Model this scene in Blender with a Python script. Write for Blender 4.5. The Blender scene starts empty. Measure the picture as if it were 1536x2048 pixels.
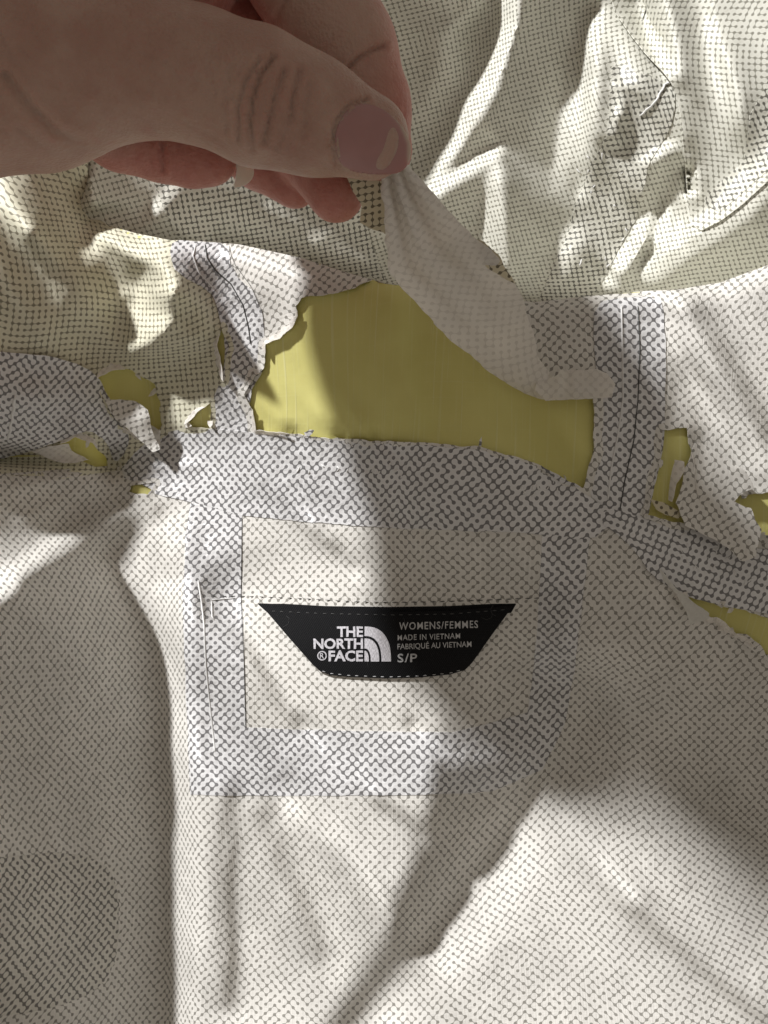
import bpy, bmesh, math, random
import numpy as np
from mathutils import Vector
from mathutils.geometry import delaunay_2d_cdt
from mathutils.bvhtree import BVHTree

# ------------------------------------------------------------------ camera, world, light
scene = bpy.context.scene
COL = scene.collection
CM = 0.01
D = 21.0                 # cm, camera above the mean cloth plane
F = 1547.0               # focal length in photo pixels (1536 x 2048)
K = D / F                # cm per photo pixel on the cloth plane

cam_d = bpy.data.cameras.new("camera")
cam = bpy.data.objects.new("camera", cam_d)
COL.objects.link(cam)
cam.location = (0, 0, D * CM)
cam_d.sensor_fit = 'VERTICAL'
cam_d.sensor_height = 24.0
cam_d.sensor_width = 18.0
cam_d.lens = F / 2048 * 24.0
cam_d.clip_start = 0.005
cam_d.clip_end = 20
scene.camera = cam

world = bpy.data.worlds.new("World")
scene.world = world
world.use_nodes = True
bg = world.node_tree.nodes["Background"]
bg.inputs[0].default_value = (1.0, 0.895, 0.77, 1)
bg.inputs[1].default_value = 0.245

LAZ, LEL = math.radians(133), math.radians(27)
ldir = Vector((math.cos(LAZ) * math.cos(LEL), math.sin(LAZ) * math.cos(LEL), math.sin(LEL)))
ld = bpy.data.lights.new("window_light", 'AREA')
ld.shape = 'RECTANGLE'
ld.size, ld.size_y = 0.11, 0.11
ld.energy = 59.0
ld.color = (0.985, 0.985, 0.985)
lo = bpy.data.objects.new("window_light", ld)
COL.objects.link(lo)
lo.location = ldir * 1.9
lo.rotation_euler = ldir.to_track_quat('Z', 'Y').to_euler()

scene.view_settings.view_transform = 'Standard'
scene.view_settings.look = 'None'
scene.view_settings.exposure = 0.0
scene.view_settings.gamma = 1.0
scene.render.engine = 'CYCLES'
scene.cycles.max_bounces = 8
scene.cycles.transparent_max_bounces = 8

rng = np.random.default_rng(7)

# ------------------------------------------------------------------ small maths helpers
def W(px, py, z):
    """photo pixel + height above the cloth plane (cm) -> world point (m)"""
    s = (D - z) / F
    return ((px - 768.0) * s * CM, (1024.0 - py) * s * CM, z * CM)

def seg_dist(X, Y, pts):
    d = np.full(X.shape, 1e9)
    for (x0, y0), (x1, y1) in zip(pts[:-1], pts[1:]):
        dx, dy = x1 - x0, y1 - y0
        L = dx * dx + dy * dy + 1e-9
        t = np.clip(((X - x0) * dx + (Y - y0) * dy) / L, 0, 1)
        d = np.minimum(d, np.hypot(X - x0 - t * dx, Y - y0 - t * dy))
    return d

def signed_dist(X, Y, pts):
    """distance to a line and which side of it (+ is the right-hand side going along it, y down)"""
    d = np.full(X.shape, 1e9); sg = np.zeros(X.shape); fr = np.zeros(X.shape)
    seg = [math.hypot(b[0] - a[0], b[1] - a[1]) for a, b in zip(pts[:-1], pts[1:])]
    tot, run = sum(seg), 0.0
    for ((x0, y0), (x1, y1)), sl_ in zip(zip(pts[:-1], pts[1:]), seg):
        dx, dy = x1 - x0, y1 - y0
        Ln = dx * dx + dy * dy + 1e-9
        t = np.clip(((X - x0) * dx + (Y - y0) * dy) / Ln, 0, 1)
        q = np.hypot(X - x0 - t * dx, Y - y0 - t * dy)
        c = dx * (Y - y0) - dy * (X - x0)
        sg = np.where(q < d, np.sign(c), sg)
        fr = np.where(q < d, (run + t * sl_) / tot, fr)
        d = np.minimum(d, q)
        run += sl_
    return d, sg, fr

def in_poly(X, Y, pts):
    ins = np.zeros(X.shape, bool)
    n = len(pts)
    for i in range(n):
        x0, y0 = pts[i]
        x1, y1 = pts[(i + 1) % n]
        if y0 == y1:
            continue
        c = ((y0 > Y) != (y1 > Y)) & (X < (x1 - x0) * (Y - y0) / (y1 - y0) + x0)
        ins ^= c
    return ins

def sdist(X, Y, pts):
    d = seg_dist(X, Y, list(pts) + [pts[0]])
    return np.where(in_poly(X, Y, pts), -d, d)

def sstep(a, b, x):
    t = np.clip((x - a) / (b - a), 0, 1)
    return t * t * (3 - 2 * t)

def vnoise(x, y, seed=0):
    """cheap value noise, arrays in, about -1..1 out"""
    xi, yi = np.floor(x), np.floor(y)
    fx, fy = x - xi, y - yi
    fx, fy = fx * fx * (3 - 2 * fx), fy * fy * (3 - 2 * fy)
    def h(a, b):
        v = np.sin(a * 127.1 + b * 311.7 + seed * 74.7) * 43758.5453
        return (v - np.floor(v)) * 2 - 1
    return ((h(xi, yi) * (1 - fx) + h(xi + 1, yi) * fx) * (1 - fy)
            + (h(xi, yi + 1) * (1 - fx) + h(xi + 1, yi + 1) * fx) * fy)

def fbm(x, y, seed=0, octv=4):
    s, a = 0, 1.0
    for o in range(octv):
        s = s + a * vnoise(x * 2 ** o, y * 2 ** o, seed + o * 13)
        a *= 0.5
    return s

# ------------------------------------------------------------------ folds of the cloth
# The relief is integrated from how steeply each part of the cloth leans towards or
# away from the window (g > 0 leans to the window, at the upper left).
class Layer:
    def __init__(self, x0, x1, y0, y1, step, base, strokes, lam=0.04, mu=1 / 1600.0, extra=None, noise=0.0, gain=1.3, creases=(), gmin=-0.8, uvs=11.0):
        self.x0, self.y0, self.step = x0, y0, step
        nx, ny = int((x1 - x0) / step) + 1, int((y1 - y0) / step) + 1
        self.nx, self.ny = nx, ny
        X, Y = np.meshgrid(x0 + np.arange(nx) * step, y0 + np.arange(ny) * step)
        g = np.zeros(X.shape)
        for kind, pts, val, wid, fe in strokes:
            if kind == 'P':
                a = 1 - sstep(-fe, fe, sdist(X, Y, pts))
            else:
                a = 1 - sstep(wid / 2 - fe, wid / 2 + fe, seg_dist(X, Y, pts))
            g = g * (1 - a) + val * a
        pad = 64
        G = np.pad(np.clip(g * gain, gmin, 1.5), pad, mode='edge')
        wy = np.ones(G.shape[0]); wx = np.ones(G.shape[1])
        ramp = np.linspace(0, 1, pad)
        wy[:pad] = ramp; wy[-pad:] = ramp[::-1]; wx[:pad] = ramp; wx[-pad:] = ramp[::-1]
        G = G * wy[:, None] * wx[None, :]
        kx = np.fft.fftfreq(G.shape[1], step) * 2 * np.pi
        ky = np.fft.fftfreq(G.shape[0], step) * 2 * np.pi
        KX, KY = np.meshgrid(kx, ky)
        lx, ly = -math.cos(LAZ), math.sin(LAZ)      # g = lx*hx + ly*hy in pixel axes
        A = 1j * (lx * KX + ly * KY)
        K2 = KX ** 2 + KY ** 2
        H = np.conj(A) * np.fft.fft2(G) / (np.abs(A) ** 2 + lam * K2 + mu ** 2)
        h = np.real(np.fft.ifft2(H))[pad:-pad, pad:-pad] * K
        if noise:
            h = h + noise * fbm(X / 95.0, Y / 95.0, 3, 4)
        for pts, amp, wl, wr in creases:
            d, sg, fr = signed_dist(X, Y, pts)
            d = np.sqrt(d * d + 9.0) - 3.0
            along = 0.9 + 0.18 * vnoise(X / 90.0, Y / 90.0, len(pts))
            taper = sstep(0, 0.22, fr) * sstep(1.0, 0.78, fr)
            h = h + amp * along * taper * np.exp(-np.where(sg > 0, d / wr, d / wl))
        h = h + base(X, Y)
        if extra is not None:
            h = h + extra(X, Y)
        self.h = h
        # arc length coordinates so that the print stays true on the slopes
        sc = ((D - h) / D)
        hy, hx = np.gradient(h, step * K)
        du = K * step * np.sqrt(sc ** 2 + hx ** 2)
        dv = K * step * np.sqrt(sc ** 2 + hy ** 2)
        U = np.cumsum(du, axis=1); V = np.cumsum(dv, axis=0)
        ic, jc = nx // 2, ny // 2
        # blend so that neighbouring rows do not shear too far apart
        U = U - U[:, ic:ic + 1]; V = V - V[jc:jc + 1, :]
        Ul, Vl = (X - X[0, ic]) * K, (Y - Y[jc, 0]) * K
        def soft(E, axis):
            s_ = uvs
            k = np.exp(-(np.arange(-36, 37) / s_) ** 2 / 2); k /= k.sum()
            pw = [(0, 0), (0, 0)]; pw[axis] = (36, 36)
            return np.apply_along_axis(lambda r: np.convolve(r, k, 'valid'), axis, np.pad(E, pw, mode='edge'))
        U = Ul + soft(U - Ul, 0); V = Vl + soft(V - Vl, 1)
        self.U, self.V = U, V

    def samp(self, A, px, py):
        fx = np.clip((np.asarray(px, float) - self.x0) / self.step, 0, self.nx - 1.001)
        fy = np.clip((np.asarray(py, float) - self.y0) / self.step, 0, self.ny - 1.001)
        i, j = fx.astype(int), fy.astype(int)
        a, b = fx - i, fy - j
        return ((A[j, i] * (1 - a) + A[j, i + 1] * a) * (1 - b)
                + (A[j + 1, i] * (1 - a) + A[j + 1, i + 1] * a) * b)

    def z(self, px, py):
        return self.samp(self.h, px, py)

def P(pts, val, fe):
    return ('P', pts, val, 0, fe)

def L(pts, val, wid, fe):
    return ('L', pts, val, wid, fe)

CREST = [(-160, 260), (60, 270), (165, 280), (176, 330), (178, 390), (185, 430), (215, 450), (270, 466), (340, 480),
         (400, 482), (480, 489), (600, 515), (700, 547), (770, 566), (860, 580), (960, 594), (1070, 604), (1180, 592),
         (1280, 582), (1350, 580), (1440, 565), (1536, 530), (1700, 470)]

front_strokes = [
    P([(-160, 250), (175, 280), (185, 430), (340, 480), (470, 500), (450, 700), (330, 850), (200, 740), (-160, 690)], -0.42, 40),
    P([(-160, 690), (200, 745), (300, 860), (230, 920), (-160, 900)], -0.55, 30),
    P([(-160, 930), (220, 930), (260, 1000), (100, 1060), (-160, 1120)], -0.22, 30),
    P([(1320, 580), (1700, 480), (1700, 1080), (1340, 1000)], 0.05, 30),
    # body panel, left slope and the lit flank
    P([(-160, 1230), (60, 1165), (170, 1105), (240, 1110), (295, 1290), (305, 1500), (312, 2250), (-160, 2250)], -0.50, 26),
    P([(200, 1110), (380, 1010), (372, 1200), (312, 1275)], 0.42, 22),
    L([(345, 1190), (352, 1400), (368, 1700), (362, 2200)], 1.25, 66, 22),
    L([(-160, 1260), (40, 1150), (160, 1062), (262, 992)], 0.65, 52, 20),
    L([(-160, 1060), (100, 1000), (215, 965)], -0.30, 70, 30),
    L([(60, 1175), (160, 1118), (250, 1050)], -0.55, 40, 18),
    # the middle
    P([(405, 1000), (850, 1000), (860, 1600), (770, 1880), (690, 2100), (405, 2200)], 0.27, 30),
    L([(462, 1590), (450, 1750), (458, 2000)], -0.38, 44, 24),
    L([(590, 1600), (690, 1730), (770, 1850)], 0.75, 50, 24),
    L([(520, 1640), (600, 1780), (640, 1900)], -0.18, 60, 30),
    L([(760, 1600), (835, 1660)], -0.3, 30, 14),
    L([(640, 1065), (705, 1135)], -0.40, 26, 14),
    L([(600, 1075), (660, 1150)], 0.35, 24, 12),
    L([(520, 1335), (560, 1400), (600, 1440)], -0.45, 30, 15),
    L([(560, 1330), (640, 1440)], 0.30, 30, 14),
    L([(770, 1375), (815, 1440)], -0.40, 26, 12),
    L([(820, 1380), (880, 1450)], 0.35, 26, 12),
    # dark diagonal slope, bright plain, dark slope on the right
    P([(875, 1530), (1000, 1520), (1180, 1425), (1120, 1550), (985, 1700), (850, 1870), (690, 2080), (590, 2250), (560, 2200), (760, 1890), (845, 1700)], -0.56, 34),
    P([(1205, 1395), (1330, 1580), (1600, 1715), (1600, 2250), (640, 2250), (900, 1880), (1010, 1720), (1130, 1560)], 0.30, 22),
    L([(1195, 1480), (1065, 1700), (905, 1910), (740, 2120)], 0.5, 90, 40),
    P([(1180, 1120), (1330, 1200), (1480, 1260), (1600, 1320), (1600, 1520), (1330, 1340), (1200, 1270)], -0.48, 30),
    L([(1285, 1820), (1420, 1950), (1600, 2110)], -0.35, 40, 24),
    L([(1300, 1600), (1420, 1700), (1600, 1800)], 0.30, 60, 30),
    P([(1010, 1330), (1210, 1260), (1340, 1330), (1600, 1480), (1600, 1690), (1400, 1600), (1305, 1490), (1215, 1375)], -0.62, 20),
    P([(880, 1060), (1180, 1060), (1290, 1180), (1290, 1280), (1000, 1330), (1000, 1480), (880, 1500)], -0.22, 30),
    # collar
    P([(310, 880), (530, 860), (560, 960), (440, 1020), (330, 985)], 0.30, 70),
    P([(560, 880), (820, 890), (820, 1030), (560, 1020)], 0.12, 30),
    P([(850, 890), (1060, 920), (1180, 1010), (1100, 1050), (850, 1050)], -0.20, 30),
    # gathers at the left end of the collar
    L([(330, 850), (255, 925)], -0.35, 30, 14),
    L([(225, 830), (228, 920)], -0.45, 36, 18),
    L([(150, 840), (200, 880)], -0.3, 50, 20),
    L([(-160, 780), (60, 760), (150, 790)], -0.3, 60, 30),
    # upper left folds
    L([(-60, 320), (10, 400), (50, 450)], 0.75, 38, 14),
    L([(-60, 420), (30, 510), (80, 600), (140, 700), (210, 745)], -0.62, 62, 20),
    L([(105, 320), (135, 390), (172, 440)], -0.7, 80, 20),
    L([(150, 610), (230, 700), (330, 735)], -0.52, 62, 20),
    L([(196, 446), (250, 482), (320, 520), (342, 570)], 0.85, 38, 12),
    P([(330, 545), (346, 640), (275, 702), (240, 692), (268, 606), (290, 540)], 0.95, 10),
    L([(392, 580), (400, 640)], -0.40, 70, 20),
    L([(232, 712), (340, 700), (432, 668)], -0.75, 26, 10),
    L([(345, 795), (425, 715)], 0.42, 80, 25),
    L([(470, 520), (520, 660)], 0.10, 60, 24),
    # shell where the lining has come off
    P([(500, 640), (700, 600), (760, 700), (740, 860), (510, 860)], 0.14, 30),
    L([(815, 585), (800, 690), (850, 850)], -0.42, 60, 26),
    L([(900, 700), (1010, 800), (1080, 900)], -0.22, 50, 20),
    L([(960, 690), (1080, 800), (1160, 920)], 0.22, 36, 16),
    L([(655, 845), (680, 868)], -0.5, 20, 9),
    L([(560, 840), (585, 862)], -0.35, 18, 8),
    L([(720, 835), (748, 868)], -0.5, 20, 9),
    # right
    L([(1255, 620), (1262, 1000)], -0.05, 60, 20),
    L([(1340, 640), (1400, 730), (1470, 850), (1510, 930)], 0.42, 44, 18),
    L([(1390, 620), (1460, 730), (1540, 860)], -0.38, 38, 18),
    L([(1470, 620), (1560, 760)], 0.18, 40, 18),
    L([(1350, 740), (1330, 830)], -0.25, 40, 18),
    L([(1390, 870), (1380, 960)], -0.35, 36, 14),
    L([(1220, 1030), (1300, 1085)], 0.30, 34, 14),
    L([(1290, 1110), (1400, 1190), (1560, 1260)], -0.45, 40, 18),
]

def gauss(X, Y, cx, cy, rx, ry, a):
    return a * np.exp(-((X - cx) / rx) ** 2 - ((Y - cy) / ry) ** 2)

def front_base(X, Y):
    b = 0.25 * np.exp(-((Y - 600) / 160.0) ** 2)
    return b + gauss(X, Y, 790, 560, 170, 110, 0.35)

def front_extra(X, Y):
    e = gauss(X, Y, 232, 918, 40, 34, -0.9)
    e += gauss(X, Y, -20, 915, 130, 20, -1.1)
    e += gauss(X, Y, 90, 800, 150, 70, 0.35)
    # the edge rolls over along the crest
    d = seg_dist(X, Y, CREST)
    R = 46.0
    t = np.clip((R - d) / R, 0, 0.985)
    e -= R * K * 1.05 * (1 - np.sqrt(1 - t * t))
    return e

# sharp folds: line, height (cm), how far each side takes to fall away (px): left, right of the line
front_creases = [
    ([(186, 430), (240, 468), (315, 512), (348, 570), (350, 640)], 0.75, 34, 80),
    ([(236, 706), (330, 694), (440, 664)], 0.80, 80, 18),
    ([(-60, 350), (20, 430), (64, 490), (112, 590), (180, 700)], 0.35, 50, 150),
    ([(348, 560), (350, 640), (296, 698)], 0.40, 14, 60),
    ([(-40, 1190), (60, 1130), (160, 1062), (262, 994)], 0.20, 40, 20),
    ([(1212, 1392), (1320, 1560), (1420, 1640), (1600, 1720)], 0.22, 22, 60),
    ([(640, 1062), (690, 1110), (712, 1140)], 0.12, 16, 7),
    ([(520, 1330), (560, 1395), (604, 1445)], 0.13, 18, 8),
    ([(770, 1370), (806, 1420), (826, 1450)], 0.12, 16, 7),
    ([(850, 1065), (796, 1150)], 0.10, 18, 9),
    ([(560, 1600), (660, 1700), (760, 1850)], 0.17, 44, 22),
    ([(474, 1600), (455, 1750), (462, 1990)], 0.14, 40, 14),
    ([(640, 1640), (690, 1790), (720, 1960)], 0.08, 30, 16),
    ([(400, 1600), (412, 1800), (400, 2040)], 0.07, 20, 20),
    ([(1335, 630), (1410, 750), (1500, 910)], 0.14, 12, 34),
    ([(1400, 630), (1475, 750), (1570, 900)], 0.12, 12, 30),
    ([(1345, 880), (1370, 800), (1352, 720)], 0.08, 14, 20),
    ([(236, 918), (300, 872), (350, 850)], 0.14, 14, 10),
    ([(236, 922), (330, 935), (420, 930)], 0.10, 14, 10),
    ([(232, 930), (285, 985), (330, 1030)], 0.12, 14, 10),
    ([(226, 916), (170, 868), (110, 830)], 0.14, 12, 16),
    ([(224, 922), (120, 960), (0, 980)], 0.14, 14, 12),
    ([(222, 932), (130, 1000), (20, 1050)], 0.14, 20, 12),
    ([(300, 880), (330, 990), (372, 1070)], 0.06, 12, 10),
    ([(500, 540), (520, 640), (505, 740)], 0.08, 16, 20),
    ([(420, 580), (445, 660), (440, 740)], 0.10, 16, 14),
    ([(1290, 1830), (1410, 1940), (1600, 2100)], 0.08, 50, 16),
    ([(1080, 1440), (990, 1600), (870, 1780), (740, 1980)], 0.08, 26, 40),
    ([(660, 838), (672, 872)], 0.16, 9, 5), ([(722, 830), (738, 876)], 0.18, 10, 6), ([(556, 836), (574, 868)], 0.14, 8, 5),
    ([(800, 600), (806, 720), (840, 880)], 0.2, 30, 14), ([(880, 660), (960, 740), (1090, 900)], 0.15, 20, 12),
]
_r = random.Random(11)
for _ in range(70):
    _x, _y = _r.uniform(-50, 1580), _r.uniform(1050, 2080)
    _a, _l = _r.gauss(1.15, 0.5), _r.uniform(40, 170)
    _m = _r.uniform(-14, 14)
    front_creases.append(([(_x, _y), (_x + _l * .5 * math.cos(_a) + _m, _y + _l * .5 * math.sin(_a)), (_x + _l * math.cos(_a), _y + _l * math.sin(_a))],
                          _r.uniform(0.012, 0.035), _r.uniform(8, 22), _r.uniform(6, 14)))
hood_creases = [
    ([(1040, -120), (1030, 50), (985, 180), (915, 290), (850, 390)], 0.45, 60, 24),
    ([(1195, 30), (1182, 150), (1170, 290), (1160, 390)], 0.30, 40, 30),
    ([(1310, 456), (1270, 510), (1228, 566)], 0.35, 12, 40),
    ([(1275, 548), (1330, 505), (1440, 436), (1540, 345), (1700, 220)], 0.55, 26, 50),
    ([(190, 290), (180, 360), (186, 432)], 0.55, 46, 14),
    ([(300, 400), (380, 470), (440, 500)], 0.30, 30, 40),
    ([(880, 60), (930, 40), (960, -30)], 0.2, 20, 20),
    ([(1345, 300), (1300, 330), (1290, 400)], 0.12, 16, 14),
    ([(1235, 150), (1240, 220), (1228, 300)], 0.22, 12, 20),
    ([(985, 318), (1006, 430), (1026, 580)], 0.22, 16, 40),
    ([(1410, -60), (1440, 80), (1480, 200), (1500, 330)], 0.16, 30, 16),
    ([(640, 440), (700, 500), (760, 545)], 0.2, 16, 30),
    ([(1356, 300), (1330, 390), (1306, 470), (1272, 548)], -0.32, 12, 30),
    ([(1377, 322), (1381, 395)], -0.7, 5, 7),
    ([(1100, 400), (1120, 200), (1150, 20)], -0.2, 40, 30),
    ([(880, 340), (930, 180), (965, 0)], -0.2, 50, 30),
]
FRONT = Layer(-200, 1740, 220, 2280, 7, front_base, front_strokes, lam=0.03, extra=front_extra, noise=0.012, creases=front_creases)

hood_strokes = [
    P([(-800, -800), (2400, -800), (2400, 800), (-800, 800)], -0.22, 40),
    L([(800, 0), (880, 60), (860, 200)], 0.15, 60, 25),
    L([(880, 300), (930, 160), (960, 0), (970, -100)], -0.50, 110, 34),
    L([(1024, -120), (1012, 40), (965, 170), (900, 275), (830, 385)], 1.15, 52, 13),
    L([(1000, 330), (1060, 120), (1110, -100)], -0.55, 70, 22),
    L([(1085, 420), (1110, 260), (1130, 60), (1140, -100)], -0.55, 80, 24),
    L([(1190, 40), (1172, 150), (1160, 280), (1150, 380)], 0.95, 44, 18),
    L([(1225, 60), (1260, 150)], 0.30, 50, 20),
    L([(1222, 170), (1215, 240), (1222, 290)], -0.55, 30, 10),
    L([(1240, 190), (1238, 225)], 0.6, 14, 6),
    P([(1016, 330), (1090, 100), (1150, 60), (1172, 300), (1150, 470), (1050, 585), (1028, 560)], -0.45, 18),
    L([(835, 402), (930, 340), (992, 302)], 0.95, 26, 9),
    P([(876, 428), (985, 322), (955, 432), (925, 470)], -0.50, 9),
    P([(986, 322), (1006, 332), (1024, 572), (930, 505), (958, 434)], 0.50, 14),
    L([(1150, 470), (1090, 570)], 0.35, 44, 18),
    L([(1300, 260), (1240, 380), (1200, 460)], -0.15, 40, 18),
    L([(1340, 290), (1290, 320)], 0.45, 22, 9),
    L([(1298, 440), (1262, 500), (1225, 560)], 0.85, 34, 12),
    P([(1335, 312), (1362, 306), (1352, 430), (1348, 470), (1292, 520), (1268, 540), (1300, 462), (1318, 392)], -0.85, 8),
    L([(1374, 320), (1368, 460)], 0.65, 16, 6),
    L([(1395, 380), (1420, 430)], -0.5, 50, 16),
    L([(1300, 540), (1400, 480), (1480, 420), (1600, 300)], 0.55, 48, 18),
    L([(1400, 540), (1500, 500), (1640, 420)], -0.30, 50, 20),
    L([(1290, -60), (1320, 60), (1345, 130)], 0.85, 46, 14),
    L([(1370, -80), (1385, 120), (1400, 300)], -0.38, 50, 18),
    L([(1430, 60), (1450, 160), (1480, 250)], 0.12, 50, 22),
    L([(1520, 200), (1460, 340)], -0.3, 60, 24),
    # left, behind the collar fold
    L([(250, 330), (300, 420), (350, 470)], -0.45, 70, 24),
    L([(420, 380), (500, 450), (560, 490)], -0.55, 110, 40),
    L([(640, 470), (720, 520), (770, 560)], 0.30, 50, 20),
    L([(560, 400), (640, 470)], 0.12, 60, 30),
]
def hood_base(X, Y):
    # the inside of the hood falls away from its far rim down towards the collar
    pts = [(150, 380, -0.6), (195, 400, -0.7), (260, 420, -1.9), (340, 440, -2.8), (450, 440, -3.8), (600, 480, -4.8),
           (760, 530, -5.4), (900, 20, -3.9), (1100, 20, -3.8), (1300, 0, -3.2), (1450, 0, -2.4), (1600, 0, -2.0),
           (900, 300, -4.3), (1100, 300, -4.3), (1300, 300, -3.8), (1500, 300, -2.7), (1100, 540, -5.9), (900, 520, -5.7),
           (1300, 530, -5.2), (1500, 480, -3.4), (1600, 400, -2.8), (300, 60, -3.2), (600, 60, -3.4), (600, 280, -4.2), (0, 300, -2.2), (0, 0, -3.0), (-60, 600, -3)]
    def B(x, y):
        x, y = (np.clip(x, -60, 1640) - 800) / 800, (np.clip(y, -80, 640) - 280) / 350
        return np.stack([x ** i * y ** j for i in range(5) for j in range(4) if i + j < 5], -1)
    p = np.array(pts)
    A = B(p[:, 0], p[:, 1])
    c = np.linalg.solve(A.T @ A + 0.02 * np.eye(A.shape[1]), A.T @ p[:, 2])
    return B(X, Y) @ c
LABEL_AREA = [(505, 1195), (1040, 1195), (950, 1365), (620, 1365)]
def flatten(layer, poly, fe):
    X, Y = np.meshgrid(layer.x0 + np.arange(layer.nx) * layer.step, layer.y0 + np.arange(layer.ny) * layer.step)
    d = sdist(X, Y, poly)
    def B(x, y):
        x, y = (x - 770) / 250, (y - 1280) / 250
        return np.stack([np.ones_like(x), x, y, x * x, x * y], -1)
    k = d < 0
    c, *_ = np.linalg.lstsq(B(X[k], Y[k]), layer.h[k], rcond=None)
    a = 1 - sstep(0, fe, d)
    layer.h = layer.h * (1 - a) + (B(X, Y) @ c) * a
    return lambda px, py: B(np.asarray(px, float), np.asarray(py, float)) @ c
LABEL_PLANE = flatten(FRONT, LABEL_AREA, 120)
HOOD = Layer(-700, 2300, -760, 820, 8, hood_base, hood_strokes, mu=1 / 450.0, lam=0.03, noise=0.008, gain=1.75, uvs=15.0, creases=[(p_, a_ * 1.7, l_, r_) for p_, a_, l_, r_ in hood_creases], gmin=-0.62)

# ------------------------------------------------------------------ materials
def mat(name):
    m = bpy.data.materials.new(name)
    m.use_nodes = True
    return m, m.node_tree, m.node_tree.nodes["Principled BSDF"]

class NB:
    def __init__(self, nt):
        self.nt = nt
    def n(self, t, **kw):
        x = self.nt.nodes.new(t)
        for k, v in kw.items():
            setattr(x, k, v)
        return x
    def put(self, sock, v):
        if isinstance(v, (int, float)):
            sock.default_value = v
        elif isinstance(v, tuple):
            sock.default_value = v if len(v) == len(sock.default_value) else (v + (1,))
        else:
            self.nt.links.new(v, sock)
    def m(self, op, a, b=0.0, c=None):
        x = self.n('ShaderNodeMath', operation=op)
        self.put(x.inputs[0], a); self.put(x.inputs[1], b)
        if c is not None:
            self.put(x.inputs[2], c)
        return x.outputs[0]
    def mix(self, f, a, b):
        x = self.n('ShaderNodeMix', data_type='RGBA')
        self.put(x.inputs[0], f); self.put(x.inputs[6], a); self.put(x.inputs[7], b)
        return x.outputs[2]
    def ss(self, x, a, b):
        r = self.n('ShaderNodeMapRange', interpolation_type='SMOOTHSTEP')
        self.put(r.inputs[0], x); r.inputs[1].default_value = a; r.inputs[2].default_value = b
        return r.outputs[0]
    def noise(self, vec, scale, detail=3.0, rough=0.5):
        x = self.n('ShaderNodeTexNoise')
        self.put(x.inputs['Vector'], vec)
        x.inputs['Scale'].default_value = scale; x.inputs['Detail'].default_value = detail
        x.inputs['Roughness'].default_value = rough
        return x.outputs['Fac']

TILE = 0.1352      # cm: one tile of the print

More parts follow.
